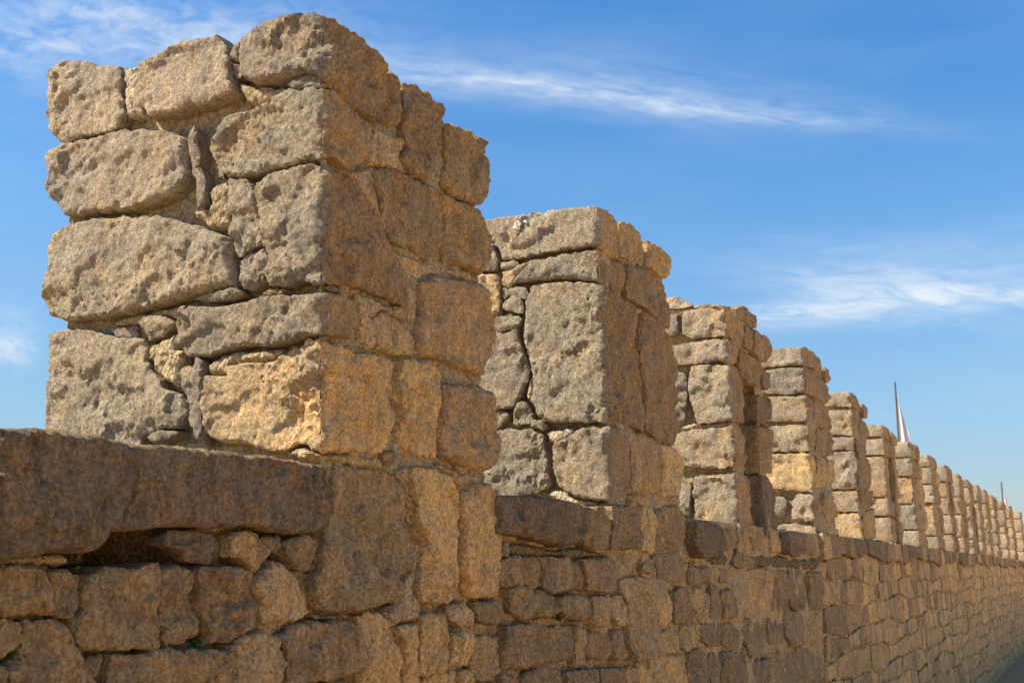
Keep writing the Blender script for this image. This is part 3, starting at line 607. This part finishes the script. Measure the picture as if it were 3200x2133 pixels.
 (8,'b',{}, [(204,682),(280,653),(327,722),(346,800),(318,877),(214,882),(208,760)]), (8,'B',{}, [(342,662),(390,653),(427,720),(422,828),(370,857),(353,780)]), (8,'b',{}, [(433,625),(480,643),(496,720),(496,838),(443,852),(433,720)]),
 (8,'b',{}, [(508,682),(560,663),(597,730),(597,838),(512,852)]), (8,'B',{'s':1}, [(607,572),(700,543),(797,553),(802,700),(797,818),(700,832),(608,842),(603,700)]), (8,'b',{'s':1}, [(817,548),(888,553),(911,650),(907,798),(850,828),(817,800)]),
 (8,'b',{'s':1}, [(922,543),(1008,543),(1021,650),(1017,788),(960,798),(922,760)]), (8,'b',{}, [(1033,563),(1108,563),(1127,700),(1107,798),(1043,798)]),
 (8,'B',{}, [(132,942),(190,908),(237,950),(246,1050),(180,1058),(132,1040)]), (8,'B',{}, [(248,893),(343,873),(348,1018),(290,1047),(258,1028)]), (8,'b',{}, [(362,883),(488,873),(497,1018),(440,1018),(372,980)]),
 (8,'b',{}, [(503,873),(580,873),(617,940),(612,1028),(540,1032),(508,990)]), (8,'b',{'s':1}, [(632,853),(778,843),(787,970),(778,1078),(702,1105),(643,960)]), (8,'b',{}, [(793,843),(878,838),(878,988),(802,998)]),
 (8,'b',{}, [(892,803),(988,803),(1006,900),(997,1008),(922,1018),(892,930)]), (8,'B',{}, [(1018,843),(1108,813),(1117,998),(1022,1008)]),
 (8,'O',{'s':1}, [(2,1123),(150,1079),(268,1064),(282,1160),(288,1400),(2,1400)]), (8,'b',{}, [(303,1053),(380,1024),(427,1100),(437,1400),(312,1400)]), (8,'b',{}, [(433,1063),(468,1054),(487,1130),(487,1400),(443,1400)]),
 (8,'b',{'s':1}, [(502,1053),(658,1024),(681,1130),(681,1400),(493,1400)]), (8,'b',{}, [(697,1113),(798,1084),(798,1400),(702,1400)]), (8,'b',{'s':1}, [(808,1014),(920,1034),(998,1014),(1087,1084),(1087,1200),(1090,1400),(812,1400)]),
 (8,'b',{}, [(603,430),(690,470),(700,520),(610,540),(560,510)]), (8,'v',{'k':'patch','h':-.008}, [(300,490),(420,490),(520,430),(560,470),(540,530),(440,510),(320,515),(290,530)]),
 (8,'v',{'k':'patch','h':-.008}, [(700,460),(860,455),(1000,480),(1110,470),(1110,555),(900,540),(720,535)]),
 (8,'d',{'h':.036}, [(290,252),(380,252),(468,272),(497,300),(502,400),(487,448),(400,477),(340,472),(300,400)]), (8,'b',{}, [(512,297),(598,302),(598,420),(560,438),(517,420)]), (8,'B',{'h':.006}, [(602,292),(655,282),(683,420),(678,453),(620,458),(603,420)]),
 (8,'b',{}, [(686,292),(780,292),(793,360),(788,428),(700,428),(688,380)]), (8,'B',{'h':.006}, [(800,302),(845,293),(858,438),(802,438)]), (8,'d',{'h':.03}, [(867,322),(998,322),(998,440),(930,468),(872,440)]),
 (8,'b',{}, [(1012,332),(1070,342),(1083,440),(1060,458),(1008,450)]), (8,'O',{}, [(1088,340),(1150,345),(1155,470),(1095,460)]), (8,'O',{}, [(1160,300),(1222,300),(1228,470),(1162,475)]),
]

# ------------------------------------------------------------------ parapet wall
Y = {}
Y[1] = fit_corner(0, [(742, 1050), (748, 700), (742, 400), (728, 60)])
Y[2] = fit_corner(0, [(1396, 1150), (1390, 900), (1385, 700), (1368, 480)])
Y[3] = fit_corner(11, [(385, 240), (395, 450), (420, 930), (437, 1250)])
Y[4] = fit_corner(7, [(430, 180), (435, 560), (460, 900), (472, 1150)])
Y[5] = fit_corner(7, [(715, 450), (722, 760), (745, 1100), (768, 1250)])
for k, (px, py) in {6: (2033, 1050), 7: (2096, 1090), 8: (2141, 1110), 9: (2178, 1130), 10: (2206, 1150), 11: (2230, 1170), 12: (2249, 1170), 13: (2268, 1180), 14: (2286, 1190), 15: (2308, 1200), 16: (2326, 1210), 17: (2348, 1220)}.items():
    Y[k] = fit_corner(0, [(px, py)])
step = 1.06 * D
for k in range(18, 22): Y[k] = Y[k - 1] + step
print('corners', {k: round(v, 2) for k, v in Y.items()})
LEN = {1: 0.535 * D, 2: 0.535 * D, 3: 0.43 * D, 4: 0.42 * D}
W = 0.0
vleft = to_unfold(native(0, [(106, 600)]), Y[1])[0]; W = -float(vleft[0]) - 0.01
print('merlon thickness', W)
ZL = 0.137 * D                       # ledge height above the eye
zl = lambda y: ZL - 0.004 * (y > 6) * (y - 6)

wall = root('parapet_wall', (-D - W / 2, 0.0, 0.0), 'long parapet wall of rough brown and ochre stone courses running away to the right below the merlons', 'wall')
GAPS += [tuple(list(to_side(native(3, [(800, 755)]))[0][1:3]) + [0.16, 0.040, 0.30])]
GAPS[0] = (float(GAPS[0][0]), float(GAPS[0][1]), 0.150, 0.055, 0.47)
g2 = to_side(native(3, [(1250, 770)]))[0]; GAPS.append((float(g2[1]), float(g2[2]), 0.30, 0.05, 0.045))
for (vx, vy, ry_, rz_, dp_) in ((657, 300, 0.020, 0.075, 0.10), (1900, 900, 0.03, 0.02, 0.05), (1560, 1350, 0.05, 0.012, 0.05), (950, 1120, 0.010, 0.08, 0.05)):
    g3 = to_side(native(3, [(vx, vy)]))[0]; GAPS.append((float(g3[1]), float(g3[2]), ry_, rz_, dp_))
TR = []                              # outlines of traced stones in (y, z), to keep the coursed ones off them
def place(parent, recs, yk, kspace=0.0021, foldit=True):
    for v, code, o, pts in recs:
        p = densify(native(v, pts))
        if foldit: uz = to_unfold(p, yk)
        else:
            s = to_side(p); uz = np.stack([s[:, 1] - yk, s[:, 2]], 1)
        onside = uz[:, 0].mean() > 0
        c = uz.mean(0); dist = math.sqrt(D * D + (yk + max(c[0], 0)) ** 2 + c[1] ** 2)
        sp = spacing(dist, kspace)
        if o.get('k') == 'patch':
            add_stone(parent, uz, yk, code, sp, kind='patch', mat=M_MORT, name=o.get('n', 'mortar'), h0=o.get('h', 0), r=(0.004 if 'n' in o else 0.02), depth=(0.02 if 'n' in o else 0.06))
            continue
        hol = None
        if 'hol' in o:
            hx, hy, hr, hz, hd = o['hol']; a3 = to_side(native(v, [(hx, hy), (hx + hr, hy), (hx, hy + hz)]))
            hol = (a3[0, 1], a3[0, 2], abs(a3[1, 1] - a3[0, 1]), abs(a3[2, 2] - a3[0, 2]), hd)
        sm = o.get('s') or (onside and foldit)
        ext = uz.max(0) - uz.min(0)
        r = o.get('r', 0.012 if not onside else 0.013) * 0.45; r = min(r, 0.25 * min(ext))
        wv = 0.008 if not foldit else 0.003
        add_stone(parent, uz, yk, code, sp, hollow=hol, tilt=((random.uniform(-.07, .07), random.uniform(-.09, .05)) if not foldit else (0, 0)), h0=o.get('h', 0.0) + random.uniform(-wv, wv), r=r, rough=(0.42 if sm else (1.0 if not onside else 0.6)),
                  mat=M_SMOOTH if (sm or onside) else M_STONE, depth=o.get('dp', min(0.16, 0.06 + 0.5 * min(ext))))
        if not foldit: TR.append((uz[:, 0] + yk, uz[:, 1]))
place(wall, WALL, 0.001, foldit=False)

# stones laid in courses where the photograph shows them too small or too far to draw one by one
def fill_courses(y0, y1, zfun_top, rows, wmin, wmax, skip=None, seed=1, ledge=False):
    rnd = random.Random(seed); out_ = []
    zt = 0.0
    for ri in range(len(rows)):
        hgt = rows[ri]
        def line(y, i=ri, zz=zt): return zfun_top(y) - zz + 0.022 * math.sin(y * 2.1 + i * 1.7) * (i > 0) + 0.014 * math.sin(y * 5.3 + i * 2.9) * (i > 0)
        def line2(y, i=ri + 1, zz=zt + hgt): return zfun_top(y) - zz + 0.022 * math.sin(y * 2.1 + i * 1.7) + 0.014 * math.sin(y * 5.3 + i * 2.9)
        y = y0 + rnd.uniform(-.1, 0)
        tl = rnd.uniform(-.02, .02)
        while y < y1:
            wd = rnd.uniform(wmin, wmax) * (1.5 if rnd.random() < .2 else 1) * (0.6 if rnd.random() < .2 else 1)
            tr = rnd.uniform(-.019, .019)
            g = 0.003
            ya, yb = y + g, y + wd - g
            cs = lambda a=.004, b=.022: rnd.uniform(a, b)
            pcs = [(line, line2)]
            if hgt > 0.17 and rnd.random() < .16:
                f = rnd.uniform(.35, .65)
                mid = lambda q, f=f: line(q) * (1 - f) + line2(q) * f
                pcs = [(line, mid), (mid, line2)]
            for (ta, bb) in pcs:
                tt, bt = (lambda q: ta(q) - g * 2.2), (lambda q: bb(q) + g * 2.2)
                P = [(ya + tl + cs(), tt(ya) - cs(0, .008)), ((ya + yb) / 2, tt((ya + yb) / 2) + rnd.uniform(-.008, .004)), (yb + tr - cs(), tt(yb) - cs(0, .010)),
                     (yb + tr * .6, tt(yb) - cs(.005, .014)), (yb + rnd.uniform(-.008, .006), (tt(yb) + bt(yb)) / 2), (yb - tr * .6, bt(yb) + cs(.005, .014)), (yb - tr - cs(), bt(yb) + cs(0, .01)),
                     ((ya + yb) / 2, bt((ya + yb) / 2) + rnd.uniform(-.004, .008)), (ya - tl + cs(), bt(ya) + cs(0, .01)), (ya - tl * .6, bt(ya) + cs(.005, .014)), (ya + rnd.uniform(-.006, .008), (tt(ya) + bt(ya)) / 2), (ya + tl * .6, tt(ya) - cs(.005, .014))]
                P = np.array(P)
                if skip is None or not skip(P.mean(0)): out_.append((ri, P))
            y += wd; tl = tr
        zt += hgt
    return out_
ytr = float(to_side(native(8, [(1120, 600)]))[0, 1])        # where the drawn stones end
print('traced until y=', ytr)
rows = [0.150, 0.16, 0.15, 0.17, 0.145, 0.16, 0.14, 0.165, 0.15, 0.16, 0.15, 0.16, 0.2]
TRC = [(a.min(), a.max(), b.min(), b.max()) for a, b in TR]
def skip_near(c):
    z_img_bottom = c
    for a0, a1, b0, b1 in TRC:
        if a0 - .09 < c[0] < a1 + .09 and b0 - .08 < c[1] < b1 + .08: return True
    return False
cands = []
near = fill_courses(-1.6, ytr + .12, zl, rows, 0.16, 0.34, skip=lambda c: skip_near(c) or c[0] > ytr + .02, seed=5)
far = fill_courses(ytr + .02, 36.0, zl, rows, 0.15, 0.33, seed=9)
def column_tint(y):
    for k, yy in Y.items():
        if k >= 4 and yy - .02 < y < yy + 0.22: return True
    return False
def size_px(P):
    c = P.mean(0); e = P.max(0) - P.min(0)
    v = np.array([-D, c[0], c[1]]); dist = np.dot(v, Fv)
    if dist <= 0.1: return 0, False
    x = np.dot(v, Rv) / dist * FPX + CX; yv = CY - np.dot(v, Uv) / dist * FPX
    vis = -20 < x < 3220 and -20 < yv < 2153
    return (e[0] * e[1] * D / (dist ** 3)) * (1 if vis else 0.0), vis
allc = []
for ri, P in near + far:
    s, vis = size_px(P); allc.append((s, vis, ri, P))
allc.sort(key=lambda a: -a[0])
n_tr = len([1 for c in wall.children if c.name.startswith('stone')])
budget = 300 - len([1 for r_ in WALL if r_[2].get('k') != 'patch'])
stuff = []
rnd = random.Random(3)
for i, (s, vis, ri, P) in enumerate(allc):
    yk = P[:, 0].min() - 0.5
    uz = P.copy(); uz[:, 0] -= yk
    dist = math.hypot(D, P[:, 0].mean())
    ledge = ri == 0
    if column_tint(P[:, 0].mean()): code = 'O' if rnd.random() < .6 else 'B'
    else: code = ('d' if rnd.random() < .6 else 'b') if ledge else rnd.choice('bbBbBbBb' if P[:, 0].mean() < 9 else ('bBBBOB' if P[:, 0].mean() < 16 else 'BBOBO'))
    if P[:, 1].mean() < -0.45 and rnd.random() < .5: code = 'B'
    kw = dict(h0=(0.030 if ledge else 0.0) + rnd.uniform(-.005, .007), r=rnd.uniform(.003, .006), rough=0.8, chisel=0.7, depth=0.07, keep=True)
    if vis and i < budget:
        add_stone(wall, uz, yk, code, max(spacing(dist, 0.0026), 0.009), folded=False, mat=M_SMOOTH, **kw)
    else:
        seedc[0] += 3.77
        stuff.append((sheet(uz, yk, max(0.05, dist * .004), seed=seedc[0], folded=False, edge=0.5, **kw), tint(code)))
if stuff:
    P, F = join_pf([a for a, b in stuff])
    tv = np.vstack([np.repeat(b[None], len(a[0]), 0) for a, b in stuff])
    o = mesh_obj('stone_courses', P, F, M_SMOOTH, wall, tv); o['kind'] = 'stuff'

# mortar face of the wall and its solid core
segs = []
yy = -1.6
while yy < 36:
    L_ = 1.2 if yy < 8 else 4.0
    y1 = min(yy + L_, 36.0); dist = math.hypot(D, max(0.0, yy))
    sp = 0.010 if 0.8 < yy < 4.0 else max(0.012, dist * 0.0048)
    if yy < 0.8: sp = 0.04
    zb = -EYE - 0.05 if yy > 2 else -0.9
    seedc[0] += 1.3
    rect = np.array([(0.5, zb), (0.5 + y1 - yy + 0.004, zb), (0.5 + y1 - yy + 0.004, zl(yy) - 0.012), (0.5, zl(yy) - 0.012)])
    segs.append(sheet(rect, yy - 0.5, sp, kind='mortar', h0=(-0.044 if yy < 4.2 else -0.024), depth=0.30, seed=0.0, folded=True, edge=0.0))
    yy = y1
zt = EYE + ZL
segs.append(box_pf(-D - W + .03, -D - 0.52, -1.6, 36.0, -0.1, zt - 0.05))
P, F = join_pf(segs)
mesh_obj('mortar', P, F, M_MORT, wall, tint('n', 0))
# rear facing and lit top of the ledge: a rough bed running the whole way
n = 400; ys = np.linspace(-1.6, 36, n * 2); xs = np.linspace(-D - W, -D - 0.03, 14)
Gy, Gx = np.meshgrid(ys, xs, indexing='ij')
zz = EYE + np.vectorize(zl)(Gy) - 0.016 + 0.012 * fbm(np.stack([Gx.ravel() * 9, Gy.ravel() * 9, 0 * Gx.ravel()], 1), 3).reshape(Gx.shape)
P = np.stack([Gx, Gy, zz], -1).reshape(-1, 3)
F = [(i * 14 + j, i * 14 + j + 1, (i + 1) * 14 + j + 1, (i + 1) * 14 + j) for i in range(2 * n - 1) for j in range(13)]
mesh_obj('ledge_bed', P, [f[::-1] for f in F], M_MORT, wall, tint('l', 0))

# ------------------------------------------------------------------ merlons
LABELS = {
 1: 'nearest and tallest-looking merlon with grey pitted blocks and an ochre block at its lower corner',
 2: 'second merlon from the left, under one long flat capstone with a white lichen spot',
 3: 'third merlon from the left, split by a dark upright loophole under bridging stones',
 4: 'fourth merlon, of six broad courses with a small pale block near its foot',
 5: 'fifth merlon from the left, just beyond the one with a pale block at its foot',
 6: 'sixth merlon from the left, the second one with a dark loophole in its side',
 7: 'seventh merlon, right in front of the taller flagpole',
 8: 'eighth merlon from the left, first one to the right of the taller flagpole',
 9: 'ninth merlon from the left, slit by a loophole, second right of the taller flagpole',
 10: 'tenth merlon from the left, third to the right of the taller flagpole',
 11: 'eleventh merlon from the left, fourth to the right of the taller flagpole',
 12: 'twelfth merlon from the left, fifth to the right of the taller flagpole',
 13: 'thirteenth merlon from the left, sixth to the right of the taller flagpole',
 14: 'fourteenth merlon from the left, next but one before the small far flagpole',
 15: 'fifteenth merlon from the left, just under the small far flagpole',
 16: 'sixteenth merlon from the left, just right of the small far flagpole',
 17: 'seventeenth merlon from the left, cut by the right edge of the photo'}
GRP = 'merlons along the top of the parapet wall'
TOPZ = {1: 0.80, 2: 0.80, 3: 0.825, 4: 0.815, 5: 0.80, 6: 0.745, 7: 0.745, 8: 0.742, 9: 0.742, 10: 0.735, 11: 0.74}
# side course joints of the far merlons read off the photograph, as fractions of the height
COURSES = {6: [0, .12, .27, .62, .78, 1], 7: [0, .16, .34, .6, .84, 1], 8: [0, .14, .32, .52, .86, 1], 9: [0, .2, .38, .58, .8, 1], 10: [0, .3, .52, .8, 1], 11: [0, .12, .35, .55, .8, 1]}
def merlon(k, recs=None, recs2=None):
    yk = Y[k]; L = LEN.get(k, 0.40 * D if k > 5 else 0.43 * D)
    if k == 5: L = 0.33 * D
    zt = TOPZ.get(k, 0.745) * D; zb = zl(yk) - 0.03
    rt = root('merlon', (-D - W / 2, yk + L / 2, EYE + zl(yk)), LABELS.get(k, LABELS[17]), 'merlon', GRP)
    dist = math.hypot(D, yk); sp = max(0.009, dist * .0034)
    slit = k in (3, 6, 9)
    parts = []
    def block(y0, y1, za, zc, spx):
        # mortared heart: folded sheet round the near corner, solid box inside
        seedc[0] += 1.9
        rect = np.array([(-W + .03, za), (y1 - y0 - .03, za), (y1 - y0 - .03, zc), (-W + .03, zc)])
        parts.append(sheet(rect, y0, spx, kind='mortar', h0=-0.036, depth=0.14, seed=seedc[0], edge=0))
        # back and far faces
        parts.append(box_pf(-D - W + .05 - BAT * za, -D - 0.11 - BAT * zc, y0 + .09, y1 - .05, EYE + za, EYE + zc - .03))
    if slit:
        ya, yb = yk + (0.155 if k == 3 else .14) * D, yk + (0.325 if k == 3 else .30) * D
        zs = (0.80 - 0.16) * D if k != 3 else 0.63 * D
        block(yk, ya, zb, zs + .01, sp); block(yb, yk + L, zb, zs + .01, sp); block(yk, yk + L, zs, zt - .02, sp)
    else: block(yk, yk + L, zb, zt - .02, sp)
    P, F = join_pf(parts)
    mesh_obj('mortar', P, F, M_MORT, rt, tint('m', .05))
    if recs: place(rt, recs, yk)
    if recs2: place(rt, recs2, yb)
    if not recs:
        rnd = random.Random(40 + k)
        fr = COURSES.get(k) or [0] + sorted([(i + rnd.uniform(-.25, .25)) / 5 for i in range(1, 5)]) + [1]
        zT, zB = (TOPZ.get(k, 0.745) + .015) * D, zl(yk) - .01
        for i in range(len(fr) - 1):
            a, b = zT - (zT - zB) * fr[i], zT - (zT - zB) * fr[i + 1]
            a -= .007; b += .007; ps = random.uniform(-.012, .014)
            um = rnd.uniform(.35, .7) * L if not (slit and i > 1) else .135 * D
            ul = -W + rnd.uniform(-.01, .02); sl = rnd.uniform(-.02, .02)
            cc = rnd.uniform(.008, .03)
            q = [(ul, a - cc), (ul + cc, a), (-.3, a - rnd.uniform(0, .01)), (-.02, a), (um - cc, a - rnd.uniform(0, .02)), (um, a - .03), (um + sl, b + .03), (um + sl - cc, b), (0.03, b + rnd.uniform(0, .008)), (-.25, b + rnd.uniform(-.004, .012)), (ul + .03, b), (ul, b + cc)]
            if i == 0: q[3] = (-.02, a - .008); q[2] = (-.2, a + .01)
            # the hidden half of the end face has a joint too
            add_stone(rt, np.array(q), yk, rnd.choice('lggGl'), max(.012, dist * .0026), h0=ps, r=rnd.uniform(.006, .011), rough=1.0, depth=.12, keep=True)
            lo = um + .012; hi = L + rnd.uniform(-.01, .02)
            if slit and i > 1: lo = yb - yk + .0
            s2 = [(lo, a), (lo + (hi - lo) * .5, a + rnd.uniform(-.02, .0)), (hi - .01, a - .02), (hi, a - .04), (hi - rnd.uniform(-.01, .02), b + .02), (hi - .03, b), (lo + sl, b)]
            if i == 0 and rnd.random() < .5: s2 = [(x, z - .02) for x, z in s2]
            if slit and i > 1:
                q2 = [(-.34, a), (-.02, a), (hi - yb + yk, a - .01), (hi - yb + yk, b + .01), (0, b), (-.34, b)]
                add_stone(rt, np.array(q2), yb, 'b', max(.012, dist * .0026), h0=0, r=.008, rough=.6, depth=.10, keep=True)
            else: add_stone(rt, np.array(s2), yk, rnd.choice('bbB'), max(.012, dist * .0026), mat=M_SMOOTH, h0=rnd.uniform(-.006, .016), r=.008, rough=.7, depth=.12, keep=True)
    return rt
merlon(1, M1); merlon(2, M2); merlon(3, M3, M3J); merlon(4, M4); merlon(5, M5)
for k in range(6, 18): merlon(k)

# ------------------------------------------------------------------ ground
MG = plain('sandy_bounce_ground', (0.72, 0.49, 0.26), 0.95, 0.01, 6, (0.62, 0.42, 0.22))  # mostly unseen ground, colour raised to bounce warm fill onto the wall
g = mesh_obj('ground', [(-1500, -1500, 0), (1500, -1500, 0), (1500, 1500, 0), (-1500, 1500, 0)], [(0, 1, 2, 3)], MG, smooth=False); g['kind'] = 'structure'
MP = plain('worn_path', (0.52, 0.29, 0.12), 0.9, 0.008, 9, (0.40, 0.225, 0.095))
pp = mesh_obj('path', [(-D - 0.02, -8, 0.004), (0.25, -8, 0.004), (0.25, 60, 0.004), (-D - 0.02, 60, 0.004)], [(0, 1, 2, 3)], MP, smooth=False); pp['kind'] = 'structure'

# ------------------------------------------------------------------ flags
def tube(pts, rad, seg=10):
    P, F = [], []
    for i, p in enumerate(pts):
        for s in range(seg):
            a = 2 * math.pi * s / seg; P.append((p[0] + rad[i] * math.cos(a), p[1] + rad[i] * math.sin(a), p[2]))
    for i in range(len(pts) - 1):
        for s in range(seg): F.append((i * seg + s, i * seg + (s + 1) % seg, (i + 1) * seg + (s + 1) % seg, (i + 1) * seg + s))
    F.append(tuple(range(seg))[::-1]); F.append(tuple((len(pts) - 1) * seg + s for s in range(seg)))
    return P, F
M_POLE = plain('dark_painted_pole', (0.07, 0.07, 0.09), 0.45)
def flag_mat(name, stripes):
    m = bpy.data.materials.new(name); m.use_nodes = True; t = NT(m.node_tree)
    at = t.new('ShaderNodeAttribute'); at.attribute_name = 'tint'
    b = t.new('ShaderNodeBsdfPrincipled'); t.l.new(at.outputs['Color'], b.inputs['Base Color']); b.inputs['Roughness'].default_value = 0.8
    tr = t.new('ShaderNodeBsdfTranslucent'); t.l.new(at.outputs['Color'], tr.inputs[0])
    mx = t.new('ShaderNodeMixShader'); mx.inputs[0].default_value = 0.35; t.l.new(b.outputs[0], mx.inputs[1]); t.l.new(tr.outputs[0], mx.inputs[2])
    o = t.new('ShaderNodeOutputMaterial'); t.l.new(mx.outputs[0], o.inputs[0]); return m
M_FLAG = flag_mat('flag_cloth', True)
def flag(top_px, dist, pole_r, flag_h, wid, label, colours, lean=0.0):
    v = pix_dir(*top_px); v = v * (dist / math.hypot(v[0], v[1])); top = v + np.array([0, 0, EYE])
    rt = root('flagpole', (top[0], top[1], 0), label, 'flagpole')
    P, F = tube([(top[0], top[1], 0), (top[0], top[1], top[2] * .6), (top[0], top[1], top[2] - .02)], [pole_r * 1.5, pole_r * 1.1, pole_r])
    mesh_obj('pole', P, F, M_POLE, rt)
    P, F = tube([(top[0], top[1], top[2] - .03), (top[0], top[1], top[2]), (top[0], top[1], top[2] + pole_r * 2)], [pole_r * 1.1, pole_r * 1.25, pole_r * .5])
    mesh_obj('finial', P, F, M_POLE, rt)
    # cloth hanging in folds from its hoist, spreading downwards
    nu, nv = 30, 40; P = []; T = []
    for j in range(nv + 1):
        fv = j / nv
        for i in range(nu + 1):
            fu = i / nu
            wd = wid * (0.03 + 0.97 * fv ** 1.05)
            x = pole_r * .8 + wd * fu
            yv = 0.16 * wid * math.sin(fu * 9 + fv * 2.0) * (0.3 + fu) * (.3 + fv)
            z = top[2] - 0.05 - flag_h * fv - 0.16 * flag_h * fu * (1 - fv) + (0.03 * flag_h) * math.sin(fu * 7)
            P.append((top[0] + Rv[0] * x - Rv[1] * yv, top[1] + Rv[1] * x + Rv[0] * yv, z))
            k_ = min(len(colours) - 1, int(max(0, fu * 1.0) * len(colours) * (0.35 + .75 * fv))); T.append(colours[k_])
    F = [(j * (nu + 1) + i, j * (nu + 1) + i + 1, (j + 1) * (nu + 1) + i + 1, (j + 1) * (nu + 1) + i) for j in range(nv) for i in range(nu)]
    o = mesh_obj('flag', P, F, M_FLAG, rt, np.array(T))
    md = o.modifiers.new('cloth', 'SOLIDIFY'); md.thickness = 0.003
flag((2797, 1197), 20.0, 0.013, 1.35, 0.30, 'taller flagpole with limp white flag edged in violet, rising behind the seventh merlon',
     [(.8, .8, .8), (.8, .8, .8), (.78, .8, .84), (.66, .74, .88), (.72, .77, .86), (.8, .8, .8), (.42, .38, .7), (.7, .5, .38)])
flag((3129, 1507), 40.0, 0.018, 1.1, 0.30, 'small distant flagpole with a limp white flag above the far end of the wall', [(.82, .82, .82)])

# ------------------------------------------------------------------ weeds in the joints
M_LEAF = plain('weed_leaf', (0.10, 0.13, 0.03), 0.6, 0, 60, (0.05, 0.09, 0.02))
def weed(px, n, size, label, seed):
    rn = random.Random(seed)
    s = to_side(np.array([px], float))[0]; base = s + np.array([-0.02, 0, EYE])
    P, F = [], []
    for i in range(n):
        a = rn.uniform(-1.2, 1.2); up = rn.uniform(-.2, 1.1); ln = size * rn.uniform(.5, 1.1)
        d = np.array([0.9, math.sin(a) * 1.1, up]); d /= np.linalg.norm(d)
        sd_ = np.cross(d, np.array([0, 0, 1.0])); sd_ /= np.linalg.norm(sd_); sd_ = sd_ * math.cos(i) + np.cross(d, sd_) * math.sin(i)
        wd = ln * rn.uniform(.16, .26); b = len(P); st = base + np.array([0, rn.uniform(-.4, .4) * size, rn.uniform(-.15, .15) * size])
        bend = np.array([0, 0, -0.25 * ln])
        P += [st, st + d * ln * .35 + sd_ * wd, st + d * ln * .38 - sd_ * wd, st + d * ln * .75 + sd_ * wd * .8 + bend * .4, st + d * ln * .72 - sd_ * wd * .8 + bend * .4, st + d * ln + bend]
        F += [(b, b + 1, b + 2), (b + 1, b + 3, b + 4, b + 2), (b + 3, b + 5, b + 4)]
    rt = root('weed', tuple(base), label, 'weed', 'small green weeds growing from the wall joints')
    mesh_obj('leaf', P, F, M_LEAF, rt)
    rt.children[0]['kind'] = 'stuff'
weed((250, 1780), 12, 0.018, 'tiny green weed in the joint below the leftmost dark ledge stone', 1)
weed((620, 2008), 20, 0.028, 'green weed in the horizontal joint under two upright blocks at lower left', 2)
weed((50, 2045), 12, 0.030, 'green weed at the left edge, upper of the two beside a large slanted stone', 3)
weed((18, 2100), 14, 0.032, 'green weed in the lowest left corner beside a large slanted stone', 4)
weed((1755, 1932), 14, 0.032, 'green weed under the small rounded stones below the second merlon', 5)
weed((632, 1935), 6, 0.018, 'single small green sprout between two upright blocks at lower left', 6)
print('objects', len(bpy.data.objects), 'tris', sum(len(o.data.polygons) * 1.9 for o in bpy.data.objects if o.type == 'MESH'))
